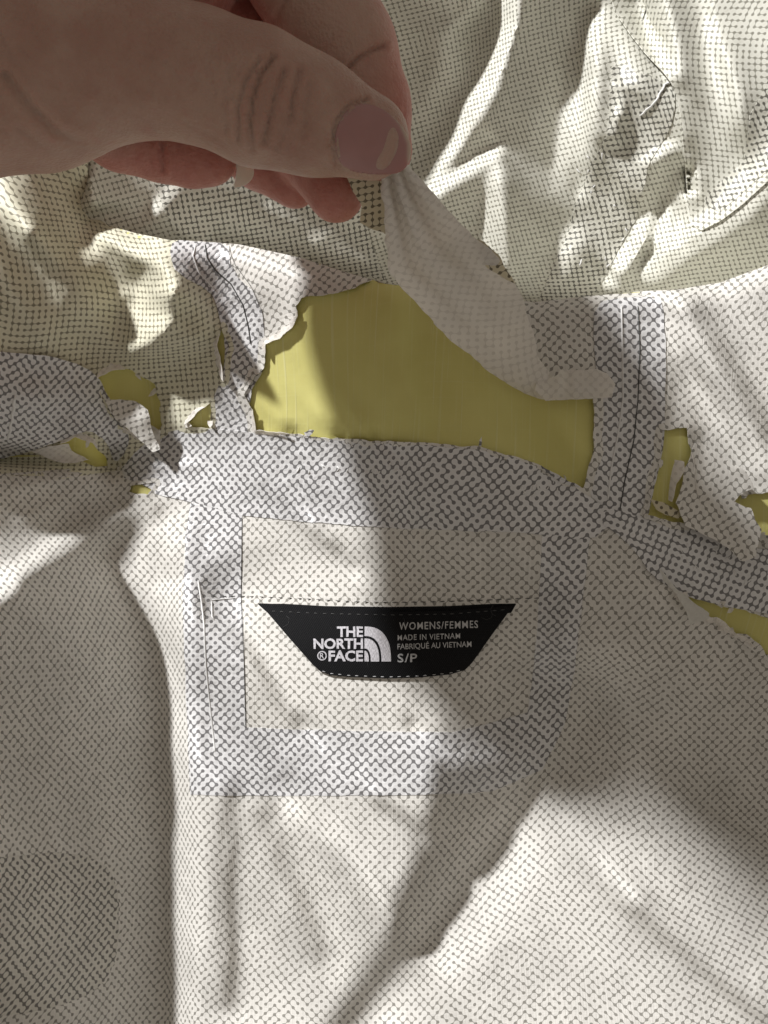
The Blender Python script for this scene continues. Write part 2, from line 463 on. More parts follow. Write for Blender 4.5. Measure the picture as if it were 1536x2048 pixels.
def print_material(name, base, ink, rw, prob, slub=0.25, rough=0.55, crinkle=0.2, trans=0.0, ink_str=1.0, spec=0.3):
    m, nt, bs = mat(name)
    b = NB(nt)
    uvn = b.n('ShaderNodeUVMap', uv_map="UVMap")
    sep = b.n('ShaderNodeSeparateXYZ'); nt.links.new(uvn.outputs[0], sep.inputs[0])
    # hand-printed wobble of the lattice
    u, v = sep.outputs[0], sep.outputs[1]
    iu, iv = b.m('FLOOR', u), b.m('FLOOR', v)
    fu, fv = b.m('SUBTRACT', u, iu), b.m('SUBTRACT', v, iv)
    par = b.m('FLOORED_MODULO', b.m('ADD', iu, iv), 2.0)
    fu2 = b.m('ADD', fu, b.m('MULTIPLY', par, b.m('SUBTRACT', 1.0, b.m('MULTIPLY', fu, 2.0))))
    comb = b.n('ShaderNodeCombineXYZ')
    b.put(comb.inputs[0], iu); b.put(comb.inputs[1], iv)
    wn = b.n('ShaderNodeTexWhiteNoise', noise_dimensions='2D')
    nt.links.new(comb.outputs[0], wn.inputs['Vector'])
    def ln(a, c):
        return b.m('SQRT', b.m('ADD', b.m('MULTIPLY', a, a), b.m('MULTIPLY', c, c)))
    ru, rv = b.m('SUBTRACT', 1.0, fu2), b.m('SUBTRACT', 1.0, fv)
    dD = b.m('MINIMUM', ln(fu2, fv), ln(ru, rv))
    dW = b.m('MINIMUM', ln(ru, fv), ln(fu2, rv))
    e = 0.05
    off = b.ss(dD, 1 - rw + e, 1 - rw - e)
    on = b.ss(dW, rw - e, rw + e)
    sw = b.m('LESS_THAN', wn.outputs[0], prob)
    dark = b.m('ADD', b.m('MULTIPLY', sw, on), b.m('MULTIPLY', b.m('SUBTRACT', 1.0, sw), off))
    # uneven ink and fabric tone
    big = b.noise(uvn.outputs[0], 0.06, 3)
    tone = b.ss(big, 0.3, 0.7)
    base2 = b.mix(tone, tuple(c * 0.94 for c in base), tuple(min(1, c * 1.04) for c in base))
    inkv = b.m('MULTIPLY', b.m('MULTIPLY', dark, ink_str), b.m('ADD', 0.82, b.m('MULTIPLY', b.noise(uvn.outputs[0], 0.7, 2), 0.3)))
    # fine slub lines of the weave
    mp = b.n('ShaderNodeMapping'); nt.links.new(uvn.outputs[0], mp.inputs[0])
    mp.inputs['Scale'].default_value = (3.2, 0.10, 1)
    sl = b.noise(mp.outputs[0], 1.0, 3, 0.65)
    mp2 = b.n('ShaderNodeMapping'); nt.links.new(uvn.outputs[0], mp2.inputs[0])
    mp2.inputs['Scale'].default_value = (0.12, 3.0, 1)
    sl2 = b.noise(mp2.outputs[0], 1.0, 2, 0.6)
    slc = b.m('ADD', 1.0 - 0.25 * slub, b.m('MULTIPLY', sl, 0.5 * slub))
    col = b.mix(inkv, base2, ink)
    cm = b.n('ShaderNodeMix', data_type='RGBA', blend_type='MULTIPLY')
    cm.inputs[0].default_value = 1.0
    cc = b.n('ShaderNodeCombineColor')
    for i in range(3):
        b.put(cc.inputs[i], slc)
    nt.links.new(col, cm.inputs[6]); nt.links.new(cc.outputs[0], cm.inputs[7])
    nt.links.new(cm.outputs[2], bs.inputs['Base Color'])
    bs.inputs['Roughness'].default_value = rough
    bs.inputs['Specular IOR Level'].default_value = spec
    hgt = b.m('ADD', b.m('MULTIPLY', sl, slub), b.m('MULTIPLY', sl2, slub * 0.4))
    hgt = b.m('ADD', hgt, b.m('MULTIPLY', b.noise(uvn.outputs[0], 0.22, 5, 0.6), crinkle * 6))
    bump = b.n('ShaderNodeBump')
    bump.inputs['Strength'].default_value = 0.5
    bump.inputs['Distance'].default_value = 0.0005
    nt.links.new(hgt, bump.inputs['Height'])
    nt.links.new(bump.outputs[0], bs.inputs['Normal'])
    if trans > 0:
        tr = b.n('ShaderNodeBsdfTranslucent'); nt.links.new(cm.outputs[2], tr.inputs[0])
        ms = b.n('ShaderNodeMixShader'); ms.inputs[0].default_value = trans
        out = nt.nodes['Material Output']
        nt.links.new(bs.outputs[0], ms.inputs[1]); nt.links.new(tr.outputs[0], ms.inputs[2])
        nt.links.new(ms.outputs[0], out.inputs[0])
    return m

M = {}
M['film'] = print_material('printed_lining', (0.80, 0.773, 0.725), (0.295, 0.28, 0.25), 0.66, 0.5, slub=0.6, trans=0.12)
M['hoodfilm'] = print_material('hood_lining_print', (0.785, 0.772, 0.69), (0.29, 0.28, 0.23), 0.655, 0.5, slub=0.15, trans=0.12)
M['leftfilm'] = print_material('yellowish_lining_print', (0.785, 0.755, 0.60), (0.27, 0.25, 0.18), 0.655, 0.5, slub=0.2, trans=0.14)
M['tape'] = print_material('seam_tape_print', (0.775, 0.765, 0.765), (0.185, 0.18, 0.182), 0.595, 0.5, slub=0.05, rough=0.31, crinkle=0.55, trans=0.08, spec=0.5)
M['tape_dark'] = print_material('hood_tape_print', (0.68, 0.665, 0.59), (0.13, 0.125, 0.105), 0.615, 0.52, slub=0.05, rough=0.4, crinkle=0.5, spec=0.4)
M['patch'] = print_material('reinforcement_print', (0.66, 0.635, 0.58), (0.16, 0.152, 0.14), 0.61, 0.5, slub=0.1, rough=0.45, crinkle=0.5)
M['under'] = print_material('lining_reverse', (0.93, 0.90, 0.86), (0.66, 0.63, 0.59), 0.655, 0.5, slub=0.06, rough=0.7, crinkle=0.6, trans=0.45, ink_str=0.45)
M['flapface'] = print_material('peeled_lining_print', (0.78, 0.72, 0.56), (0.22, 0.19, 0.13), 0.66, 0.55, slub=0.1, trans=0.35)

def shell_material():
    m, nt, bs = mat('yellow_shell')
    b = NB(nt)
    uvn = b.n('ShaderNodeUVMap', uv_map="UVMap")
    def lines(sx, sy, rough=0.6):
        mp = b.n('ShaderNodeMapping'); nt.links.new(uvn.outputs[0], mp.inputs[0])
        mp.inputs['Scale'].default_value = (sx, sy, 1)
        return b.noise(mp.outputs[0], 1.0, 4, rough)
    a, c = lines(1.3, 0.02), lines(0.05, 2.6)
    h = b.m('ADD', b.ss(a, 0.52, 0.75), b.m('MULTIPLY', b.ss(c, 0.55, 0.85), 0.3))
    base = b.mix(b.ss(b.noise(uvn.outputs[0], 0.08, 3), 0.3, 0.7), (0.76, 0.71, 0.26), (0.80, 0.755, 0.29))
    col = b.mix(b.m('MULTIPLY', h, 0.85), base, (0.88, 0.85, 0.45))
    nt.links.new(col, bs.inputs['Base Color'])
    bs.inputs['Roughness'].default_value = 0.62
    bs.inputs['Specular IOR Level'].default_value = 0.25
    bump = b.n('ShaderNodeBump'); bump.inputs['Strength'].default_value = 0.4
    bump.inputs['Distance'].default_value = 0.00025
    nt.links.new(b.m('ADD', h, b.m('MULTIPLY', b.noise(uvn.outputs[0], 0.25, 5), 1.2)), bump.inputs['Height'])
    nt.links.new(bump.outputs[0], bs.inputs['Normal'])
    tr = b.n('ShaderNodeBsdfTranslucent'); nt.links.new(col, tr.inputs[0])
    ms = b.n('ShaderNodeMixShader'); ms.inputs[0].default_value = 0.2
    nt.links.new(bs.outputs[0], ms.inputs[1]); nt.links.new(tr.outputs[0], ms.inputs[2])
    nt.links.new(ms.outputs[0], nt.nodes['Material Output'].inputs[0])
    return m
M['shell'] = shell_material()

def label_material():
    m, nt, bs = mat('black_twill')
    b = NB(nt)
    uvn = b.n('ShaderNodeUVMap', uv_map="UVMap")
    sep = b.n('ShaderNodeSeparateXYZ'); nt.links.new(uvn.outputs[0], sep.inputs[0])
    d = b.m('ADD', b.m('MULTIPLY', sep.outputs[0], 15.0), b.m('MULTIPLY', sep.outputs[1], 9.0))
    w = b.m('SINE', d)
    h = b.m('ADD', w, b.m('MULTIPLY', b.noise(uvn.outputs[0], 3.0, 4), 1.0))
    col = b.mix(b.ss(h, 0.2, 1.6), (0.0045, 0.0045, 0.005), (0.016, 0.016, 0.018))
    nt.links.new(col, bs.inputs['Base Color'])
    bs.inputs['Roughness'].default_value = 0.75
    bs.inputs['Specular IOR Level'].default_value = 0.18
    bump = b.n('ShaderNodeBump'); bump.inputs['Strength'].default_value = 0.6; bump.inputs['Distance'].default_value = 0.0002
    nt.links.new(h, bump.inputs['Height']); nt.links.new(bump.outputs[0], bs.inputs['Normal'])
    return m
M['label'] = label_material()

def thread_material(name, col, ang=1.0):
    m, nt, bs = mat(name)
    b = NB(nt)
    tc = b.n('ShaderNodeTexCoord')
    mp = b.n('ShaderNodeMapping'); nt.links.new(tc.outputs['Object'], mp.inputs[0])
    mp.inputs['Scale'].default_value = (5200, 1300, 1)
    n = b.noise(mp.outputs[0], 1.0, 2)
    nt.links.new(b.mix(b.ss(n, 0.3, 0.7), tuple(c * 0.55 for c in col), col), bs.inputs['Base Color'])
    bs.inputs['Roughness'].default_value = 0.45
    bump = b.n('ShaderNodeBump'); bump.inputs['Strength'].default_value = 0.5; bump.inputs['Distance'].default_value = 0.0002
    nt.links.new(n, bump.inputs['Height']); nt.links.new(bump.outputs[0], bs.inputs['Normal'])
    return m
M['white_thread'] = thread_material('white_thread', (0.72, 0.70, 0.74))
M['grey_thread'] = thread_material('grey_thread', (0.60, 0.60, 0.61))
M['dim_thread'] = thread_material('dim_thread', (0.10, 0.10, 0.10))
M['dark_thread'] = thread_material('dark_thread', (0.05, 0.05, 0.045))

def skin_material():
    m, nt, bs = mat('skin')
    b = NB(nt)
    tc = b.n('ShaderNodeTexCoord')
    n1 = b.noise(tc.outputs['Object'], 70, 4, 0.6)
    n2 = b.noise(tc.outputs['Object'], 420, 3, 0.6)
    n3 = b.noise(tc.outputs['Object'], 2600, 2, 0.5)
    col = b.mix(b.ss(n1, 0.35, 0.65), (0.43, 0.255, 0.20), (0.50, 0.33, 0.265))
    col = b.mix(b.m('MULTIPLY', b.ss(n2, 0.5, 0.8), 0.35), col, (0.47, 0.215, 0.18))
    at = b.n('ShaderNodeAttribute', attribute_name='palmar')
    pal = b.mix(b.ss(n2, 0.35, 0.7), (0.56, 0.235, 0.19), (0.50, 0.185, 0.15))
    col = b.mix(b.m('MULTIPLY', at.outputs['Fac'], 0.85), col, pal)
    nt.links.new(col, bs.inputs['Base Color'])
    bs.inputs['Subsurface Weight'].default_value = 0.35
    bs.inputs['Subsurface Radius'].default_value = (1.0, 0.28, 0.16)
    bs.inputs['Subsurface Scale'].default_value = 0.0035
    bs.inputs['Roughness'].default_value = 0.5
    bs.inputs['Specular IOR Level'].default_value = 0.35
    vor = b.n('ShaderNodeTexVoronoi'); nt.links.new(tc.outputs['Object'], vor.inputs['Vector'])
    vor.inputs['Scale'].default_value = 1500
    h = b.m('ADD', b.m('MULTIPLY', vor.outputs['Distance'], 0.6), b.m('ADD', b.m('MULTIPLY', n2, 1.2), b.m('MULTIPLY', n3, 0.5)))
    bump = b.n('ShaderNodeBump'); bump.inputs['Strength'].default_value = 0.5; bump.inputs['Distance'].default_value = 0.0005
    nt.links.new(h, bump.inputs['Height']); nt.links.new(bump.outputs[0], bs.inputs['Normal'])
    return m
M['skin'] = skin_material()

def plain_material(name, col, rough=0.5, spec=0.3, sss=0.0, scale=300, var=0.12):
    m, nt, bs = mat(name)
    b = NB(nt)
    tc = b.n('ShaderNodeTexCoord')
    n = b.noise(tc.outputs['Object'], scale, 3)
    nt.links.new(b.mix(n, tuple(c * (1 - var) for c in col), tuple(min(1, c * (1 + var)) for c in col)), bs.inputs['Base Color'])
    bs.inputs['Roughness'].default_value = rough
    bs.inputs['Specular IOR Level'].default_value = spec
    if sss:
        bs.inputs['Subsurface Weight'].default_value = sss
        bs.inputs['Subsurface Radius'].default_value = (1.0, 0.4, 0.3)
        bs.inputs['Subsurface Scale'].default_value = 0.002
    return m
def nail_material():
    m, nt, bs = mat('fingernail')
    b = NB(nt)
    at = b.n('ShaderNodeAttribute', attribute_name='free_edge')
    tc = b.n('ShaderNodeTexCoord')
    n = b.noise(tc.outputs['Object'], 250, 3)
    bed = b.mix(n, (0.36, 0.175, 0.165), (0.44, 0.235, 0.22))
    nt.links.new(b.mix(at.outputs['Fac'], bed, (0.55, 0.45, 0.36)), bs.inputs['Base Color'])
    bs.inputs['Roughness'].default_value = 0.38
    bs.inputs['Subsurface Weight'].default_value = 0.2
    bs.inputs['Subsurface Scale'].default_value = 0.002
    return m
M['nail'] = nail_material()
M['nailtip'] = plain_material('nail_free_edge', (0.82, 0.77, 0.69), 0.32, 0.5, 0.5)
M['sleeve'] = plain_material('sleeve_cloth', (0.10, 0.10, 0.115), 0.9, 0.1, 0, 200)
M['table'] = plain_material('table_wood', (0.22, 0.13, 0.075), 0.5, 0.3, 0, 40)
M['clearfilm'] = print_material('bare_glue_film', (0.84, 0.83, 0.79), (0.74, 0.72, 0.68), 0.66, 0.5, slub=0.05, rough=0.3, crinkle=0.6, trans=0.45, ink_str=0.3, spec=0.5)

# ------------------------------------------------------------------ pieces of the jacket
def prop(o, **kw):
    for k, v in kw.items():
        o[k] = v
    return o

jacket = bpy.data.objects.new("jacket", None)
COL.objects.link(jacket)
prop(jacket, label="pale yellow rain jacket turned inside out, its dotted grey and white lining peeling off", category="jacket")

def link(name, me, m, parent, thick=0.0, split=True):
    o = bpy.data.objects.new(name, me)
    COL.objects.link(o)
    if m is not None:
        for x in (m if isinstance(m, list) else [m]):
            me.materials.append(x)
    if parent is not None:
        o.parent = parent
    if thick:
        s = o.modifiers.new("thickness", 'SOLIDIFY')
        s.thickness = thick * CM
        s.offset = -1.0
        s.use_even_offset = False
        e = o.modifiers.new("edges", 'EDGE_SPLIT')
        e.split_angle = math.radians(65)
    return o

def resample(poly, step, closed=True):
    out = []
    n = len(poly)
    for i in range(n if closed else n - 1):
        a, b = poly[i], poly[(i + 1) % n]
        m = max(1, int(round(math.hypot(b[0] - a[0], b[1] - a[1]) / step)))
        for j in range(m):
            t = j / m
            out.append((a[0] + (b[0] - a[0]) * t, a[1] + (b[1] - a[1]) * t))
    if not closed:
        out.append(tuple(poly[-1]))
    return out

def smooth_poly(poly, it=1):
    for _ in range(it):
        q = []
        n = len(poly)
        for i in range(n):
            a, b = poly[i], poly[(i + 1) % n]
            q.append((a[0] * .75 + b[0] * .25, a[1] * .75 + b[1] * .25))
            q.append((a[0] * .25 + b[0] * .75, a[1] * .25 + b[1] * .75))
        poly = q
    return poly

def ragged(poly, amp, step=5.0, seed=1, inside=None):
    """torn edge: finely resampled and pushed about by noise"""
    r = np.array(resample(poly, step))
    n = len(r)
    t = np.roll(r, -1, 0) - np.roll(r, 1, 0)
    nn = np.stack([t[:, 1], -t[:, 0]], 1) / (np.hypot(t[:, 0], t[:, 1])[:, None] + 1e-6)
    s = np.arange(n) * step
    k = amp * (0.9 * vnoise(s / 34.0, s * 0 + seed, seed) + 0.55 * vnoise(s / 13.0, s * 0 + 3, seed + 5) + 0.25 * vnoise(s / 6.0, s * 0, seed + 9))
    r = r + nn * k[:, None]
    return [tuple(p) for p in r]

def piece(name, outline, m, layer=None, holes=(), off=0.0, rot=0.0, shift=(0, 0), step=10.0, thick=0.012,
          lifts=(), zfun=None, parent=jacket, uvscale=1.0, label=None, edge_step=None):
    layer = layer or FRONT
    loops = [resample(outline, edge_step or step * 0.8)] + [list(h) for h in holes]
    verts, edges = [], []
    for lp in loops:
        b0 = len(verts)
        verts += lp
        edges += [(b0 + i, b0 + (i + 1) % len(lp)) for i in range(len(lp))]
    bx = np.array(loops[0])
    gx = np.arange(bx[:, 0].min(), bx[:, 0].max() + step, step)
    gy = np.arange(bx[:, 1].min(), bx[:, 1].max() + step, step * 0.87)
    X, Y = np.meshgrid(gx, gy)
    X = X + (np.arange(len(gy))[:, None] % 2) * step * 0.5
    X, Y = X.ravel(), Y.ravel()
    keep = in_poly(X, Y, loops[0])
    X, Y = X[keep], Y[keep]
    alld = np.full(X.shape, 1e9)
    for lp in loops:
        alld = np.minimum(alld, seg_dist(X, Y, list(lp) + [lp[0]]))
    keep = alld > step * 0.45
    for h in loops[1:]:
        keep &= ~in_poly(X, Y, h)
    verts += list(zip(X[keep].tolist(), Y[keep].tolist()))
    vo, eo, fo, _, _, _ = delaunay_2d_cdt([Vector(v) for v in verts], edges, [], 0, 1e-4)
    V = np.array([(v.x, v.y) for v in vo])
    T = np.array([f for f in fo if len(f) == 3])
    c = V[T].mean(1)
    ok = in_poly(c[:, 0], c[:, 1], loops[0])
    for h in loops[1:]:
        ok &= ~in_poly(c[:, 0], c[:, 1], h)
    T = T[ok]
    used = np.unique(T)
    mp = -np.ones(len(V), int); mp[used] = np.arange(len(used))
    V, T = V[used], mp[T]
    px, py = V[:, 0], V[:, 1]
    z = (layer.z(px, py) if zfun is None else zfun(px, py)) + off
    for pts, h, w in lifts:
        z = z + h * np.exp(-(seg_dist(px, py, pts) / w) ** 1.5) * (0.75 + 0.35 * vnoise(px / 40.0, py / 40.0, 5))
    s = (D - z) / F
    co = np.stack([(px - 768) * s * CM, (1024 - py) * s * CM, z * CM], 1)
    # flip so that normals point up to the camera
    a = co[T]
    nz = np.cross(a[:, 1] - a[:, 0], a[:, 2] - a[:, 0])[:, 2]
    T[nz < 0] = T[nz < 0][:, ::-1]
    u, v = layer.samp(layer.U, px, py), -layer.samp(layer.V, px, py)
    ca, sa = math.cos(math.radians(rot)), math.sin(math.radians(rot))
    uu = (u * ca - v * sa) / TILE * uvscale + shift[0]
    vv = (u * sa + v * ca) / TILE * uvscale + shift[1]
    me = bpy.data.meshes.new(name)
    me.from_pydata(co.tolist(), [], T.tolist())
    uvl = me.uv_layers.new(name="UVMap")
    li = T.ravel()
    uvl.data.foreach_set("uv", np.stack([uu[li], vv[li]], 1).ravel())
    me.polygons.foreach_set("use_smooth", [True] * len(T))
    me.update()
    o = link(name, me, m, parent, thick)
    if label:
        o['label'] = label
    return o

# torn openings (photo outlines)
H_BIG = ragged([(590, 612), (602, 596), (700, 580), (748, 560), (790, 562), (838, 592), (900, 650), (1000, 720), (1060, 745), (1110, 760),
         (1186, 790), (1190, 900), (1166, 975), (1130, 958), (1050, 916), (950, 893), (800, 885), (640, 874), (512, 862),
         (503, 820), (490, 790), (505, 762), (528, 738), (532, 690), (560, 678), (584, 655), (594, 632)], 2.6, 5, 3)
H_LEFT = ragged([(190, 760), (215, 742), (265, 738), (308, 768), (326, 850), (312, 872), (282, 868), (240, 850), (215, 810)], 4, 5, 5)
H_SLIVER = ragged([(444, 656), (456, 692), (452, 724), (447, 762), (440, 722), (435, 688)], 2, 4, 8)
H_SMALL = ragged([(366, 850), (398, 822), (424, 800), (418, 856)], 3, 5, 9)
H_LOW = ragged([(112, 892), (150, 872), (186, 884), (210, 916), (214, 936), (190, 934), (150, 912)], 3, 5, 12)
H_TINY = ragged([(262, 972), (312, 966), (296, 990), (252, 984)], 3, 5, 15)
H_RIGHT = ragged([(1326, 862), (1372, 858), (1380, 900), (1392, 960), (1410, 1040), (1368, 1050), (1330, 1040), (1296, 1030), (1300, 985), (1318, 920)], 3, 5, 17)
H_EDGE = ragged([(1470, 985), (1520, 985), (1620, 985), (1620, 1090), (1520, 1068), (1480, 1040)], 4, 5, 19)
H_LONG = ragged([(1330, 1160), (1370, 1184), (1430, 1212), (1620, 1250), (1620, 1350), (1520, 1300), (1445, 1245), (1390, 1212)], 4, 5, 21)

def below_crest(y1=720):
    return CREST

# outer shell under the lining
shell_out = CREST + [(1700, 2240), (-160, 2240)]
piece("outer_shell", shell_out, M['shell'], off=-0.055, step=14, thick=0.03, rot=3)

# lining panels
PL = [(-160, 262)] + CREST[1:9] + [(400, 482), (402, 540), (440, 600), (470, 700), (470, 862), (330, 872), (240, 940), (-160, 1000)]
piece("lining_panel", PL, M['leftfilm'], holes=[H_LEFT, H_SLIVER, H_SMALL, H_LOW], rot=47, shift=(3.2, 7.7), step=9,
      lifts=[(H_LEFT, .10, 16), (H_SLIVER, .10, 12), (H_SMALL, .10, 12), (H_LOW, .1, 12)], label="cream dotted lining panel at the upper left with deep folds")
PC = [(400, 482)] + CREST[10:17] + [(1180, 592), (1290, 584), (1290, 1000), (1180, 1000), (800, 960), (470, 900), (470, 700), (440, 600), (402, 540)]
piece("lining_panel", PC, M['film'], holes=[H_BIG], rot=-4, shift=(11.3, 2.1), step=9, lifts=[(H_BIG + [H_BIG[0]], .12, 16)], label="lining panel torn open over the yellow shell")
PR = [(1280, 582), (1350, 580), (1440, 565), (1536, 530), (1700, 470), (1700, 1130), (1400, 1085), (1280, 1030)]
piece("lining_panel", PR, M['film'], holes=[H_RIGHT, H_EDGE], rot=8, shift=(5.9, 1.1), step=9, lifts=[(H_RIGHT, .10, 14), (H_EDGE, .1, 14)], label="creased lining panel at the right edge")
PB = [(-160, 960), (240, 930), (440, 980), (800, 1020), (1200, 1030), (1330, 1110), (1700, 1190), (1700, 2240), (-160, 2240)]
piece("lining_panel", PB, M['film'], holes=[H_TINY, H_LONG], rot=0, shift=(0.4, 0.7), step=9, off=0.004, lifts=[(H_LONG, .10, 14), (H_TINY, .1, 10)], label="large lining panel of the jacket back below the collar")

# seam tapes
def T(name, pts, **kw):
    kw.setdefault('thick', 0.02)
    kw.setdefault('step', 8)
    return piece(name, pts, kw.pop('m', M['tape']), **kw)

def edge(pts, amp=1.2, seed=4):
    return ragged(smooth_poly(pts), amp, 5, seed)

collar = [(232, 948), (280, 895), (330, 862), (420, 857), (512, 866), (640, 877), (800, 888), (950, 897), (1050, 920), (1130, 962),
          (1200, 1006), (1235, 1034), (1220, 1052), (1180, 1082), (1085, 1066), (800, 1058), (485, 1034), (440, 1018), (385, 1004), (310, 990), (300, 975)]
T("seam_tape", edge(collar), off=0.03, rot=6, shift=(2.0, 1.0), lifts=[(collar[3:11], .06, 12)], label="wide seam tape along the collar under the torn opening")
frame_out = [(382, 1000), (500, 1010), (1090, 1040), (1182, 1060), (1170, 1160), (1150, 1330), (1130, 1450), (1085, 1540), (980, 1584), (850, 1590), (600, 1592), (380, 1590), (372, 1400), (366, 1240), (370, 1080)]
frame_in = ragged([(484, 1030), (700, 1046), (1085, 1058), (1078, 1200), (1068, 1330), (1056, 1425), (905, 1466), (700, 1462), (492, 1456), (484, 1200)], 1.0, 6, 31)
T("seam_tape", ragged(frame_out, 1.0, 6, 33), holes=[frame_in], off=0.022, rot=0, shift=(7.3, 3.3), label="square frame of seam tape around the black label")
T("seam_tape", edge([(345, 478), (400, 484), (455, 488), (462, 540), (520, 600), (532, 690), (528, 740), (495, 790), (512, 864), (470, 880), (420, 868), (425, 800), (448, 740), (452, 690), (436, 620), (420, 580), (355, 548), (338, 510)]), off=0.03, rot=20, shift=(1, 5), label="narrow seam tape beside the left end of the opening")
T("seam_tape", edge([(1190, 604), (1240, 596), (1320, 594), (1330, 640), (1332, 760), (1328, 900), (1305, 990), (1296, 1040), (1230, 1030), (1168, 985), (1190, 900), (1196, 760), (1186, 690)]), off=0.03, rot=1, shift=(4, 9), label="seam tape beside the right end of the opening")
T("seam_tape", edge([(1205, 1010), (1260, 1030), (1330, 1046), (1400, 1060), (1470, 1090), (1700, 1120), (1700, 1260), (1536, 1226), (1440, 1212), (1360, 1188), (1300, 1150), (1280, 1112), (1230, 1064), (1200, 1045)]), off=0.036, rot=-24, shift=(6, 2), lifts=[([(1290, 1130), (1360, 1188), (1440, 1212), (1560, 1232)], .1, 14)], label="wrinkled seam tape running to the right edge")
T("seam_tape", edge([(-160, 700), (60, 706), (140, 722), (196, 748), (214, 790), (250, 850), (262, 880), (240, 922), (226, 922), (214, 884), (180, 860), (150, 868), (115, 884), (60, 905), (-160, 950)]), off=0.06, rot=14, shift=(9, 4), m=M['tape'], lifts=[([(-160, 950), (60, 905), (150, 868)], .25, 16), ([(60, 706), (140, 722), (196, 748)], .15, 14)], label="dark glossy seam tape at the left edge")
T("seam_tape", ragged(smooth_poly([(-160, 1730), (0, 1716), (110, 1704), (205, 1716), (236, 1770), (240, 1870), (222, 1960), (150, 2004), (40, 2030), (-160, 2040)], 2), 2, 6, 40), off=0.02, rot=2, shift=(3, 3), m=M['patch'], label="square reinforcement patch in the lower left corner")

# hood interior
ho = [(-660, -720), (2260, -720), (2260, 780), (-660, 780)]
piece("hood_lining", ho, M['hoodfilm'], layer=HOOD, uvscale=1.08, rot=30, shift=(2, 2), step=10, thick=0.03)
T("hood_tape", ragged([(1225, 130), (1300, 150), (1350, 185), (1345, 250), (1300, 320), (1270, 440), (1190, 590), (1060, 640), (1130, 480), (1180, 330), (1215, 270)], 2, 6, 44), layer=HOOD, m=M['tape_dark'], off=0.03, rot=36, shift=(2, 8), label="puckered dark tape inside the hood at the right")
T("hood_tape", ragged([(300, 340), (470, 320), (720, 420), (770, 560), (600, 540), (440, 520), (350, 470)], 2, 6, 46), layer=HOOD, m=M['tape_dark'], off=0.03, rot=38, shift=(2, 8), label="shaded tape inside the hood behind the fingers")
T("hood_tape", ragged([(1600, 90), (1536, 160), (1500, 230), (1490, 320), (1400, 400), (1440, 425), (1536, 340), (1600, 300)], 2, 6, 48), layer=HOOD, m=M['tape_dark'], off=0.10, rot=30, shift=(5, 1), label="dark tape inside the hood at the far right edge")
OV = smooth_poly([(1210, -170), (1215, 0), (1275, 88), (1335, 152), (1358, 200), (1368, 300), (1376, 392), (1384, 470), (1460, 432), (1560, 340), (1730, 240), (1730, -170)])
piece("hood_panel", OV, M['hoodfilm'], layer=HOOD, off=0.06, rot=46, shift=(1, 6), step=8, thick=0.03,
      lifts=[([(1215, -170), (1215, 0), (1275, 88), (1335, 152), (1358, 200), (1368, 300), (1376, 392)], .30, 26)], label="overlapping hood panel with a shadowed edge")
# the cloth turned back over the crest, down into the hood
def fold_back():
    pts = resample(CREST, 14, closed=False)
    rows = []
    for i in range(8):
        t = i / 7
        row = []
        for (x, y) in pts:
            ins = 40 * math.sin(t * 1.6)
            z0 = float(FRONT.z(np.array([x]), np.array([y]))[0]) - 0.02
            row.append(W(x, y + ins, z0 - 5.2 * t))
        rows.append(row)
    n = len(pts)
    vs = [p for r in rows for p in r]
    fs = [(i * n + j, i * n + j + 1, (i + 1) * n + j + 1, (i + 1) * n + j) for i in range(7) for j in range(n - 1)]
    me = bpy.data.meshes.new("turned_edge")
    me.from_pydata(vs, [], fs)
    uv = me.uv_layers.new(name="UVMap")
    for l in me.loops:
        i, j = divmod(l.vertex_index, n)
        uv.data[l.index].uv = (j * 14 * K / TILE, i * 5.4)
    me.polygons.foreach_set("use_smooth", [True] * len(fs))
    return link("turned_edge", me, M['hoodfilm'], jacket, 0.02)
fold_back()

# ---- peeled flap held in the hand
def curve(tab, s):
    t = np.array([a[0] for a in tab])
    return [np.interp(s, t, [a[i] for a in tab]) for i in range(1, len(tab[0]))]

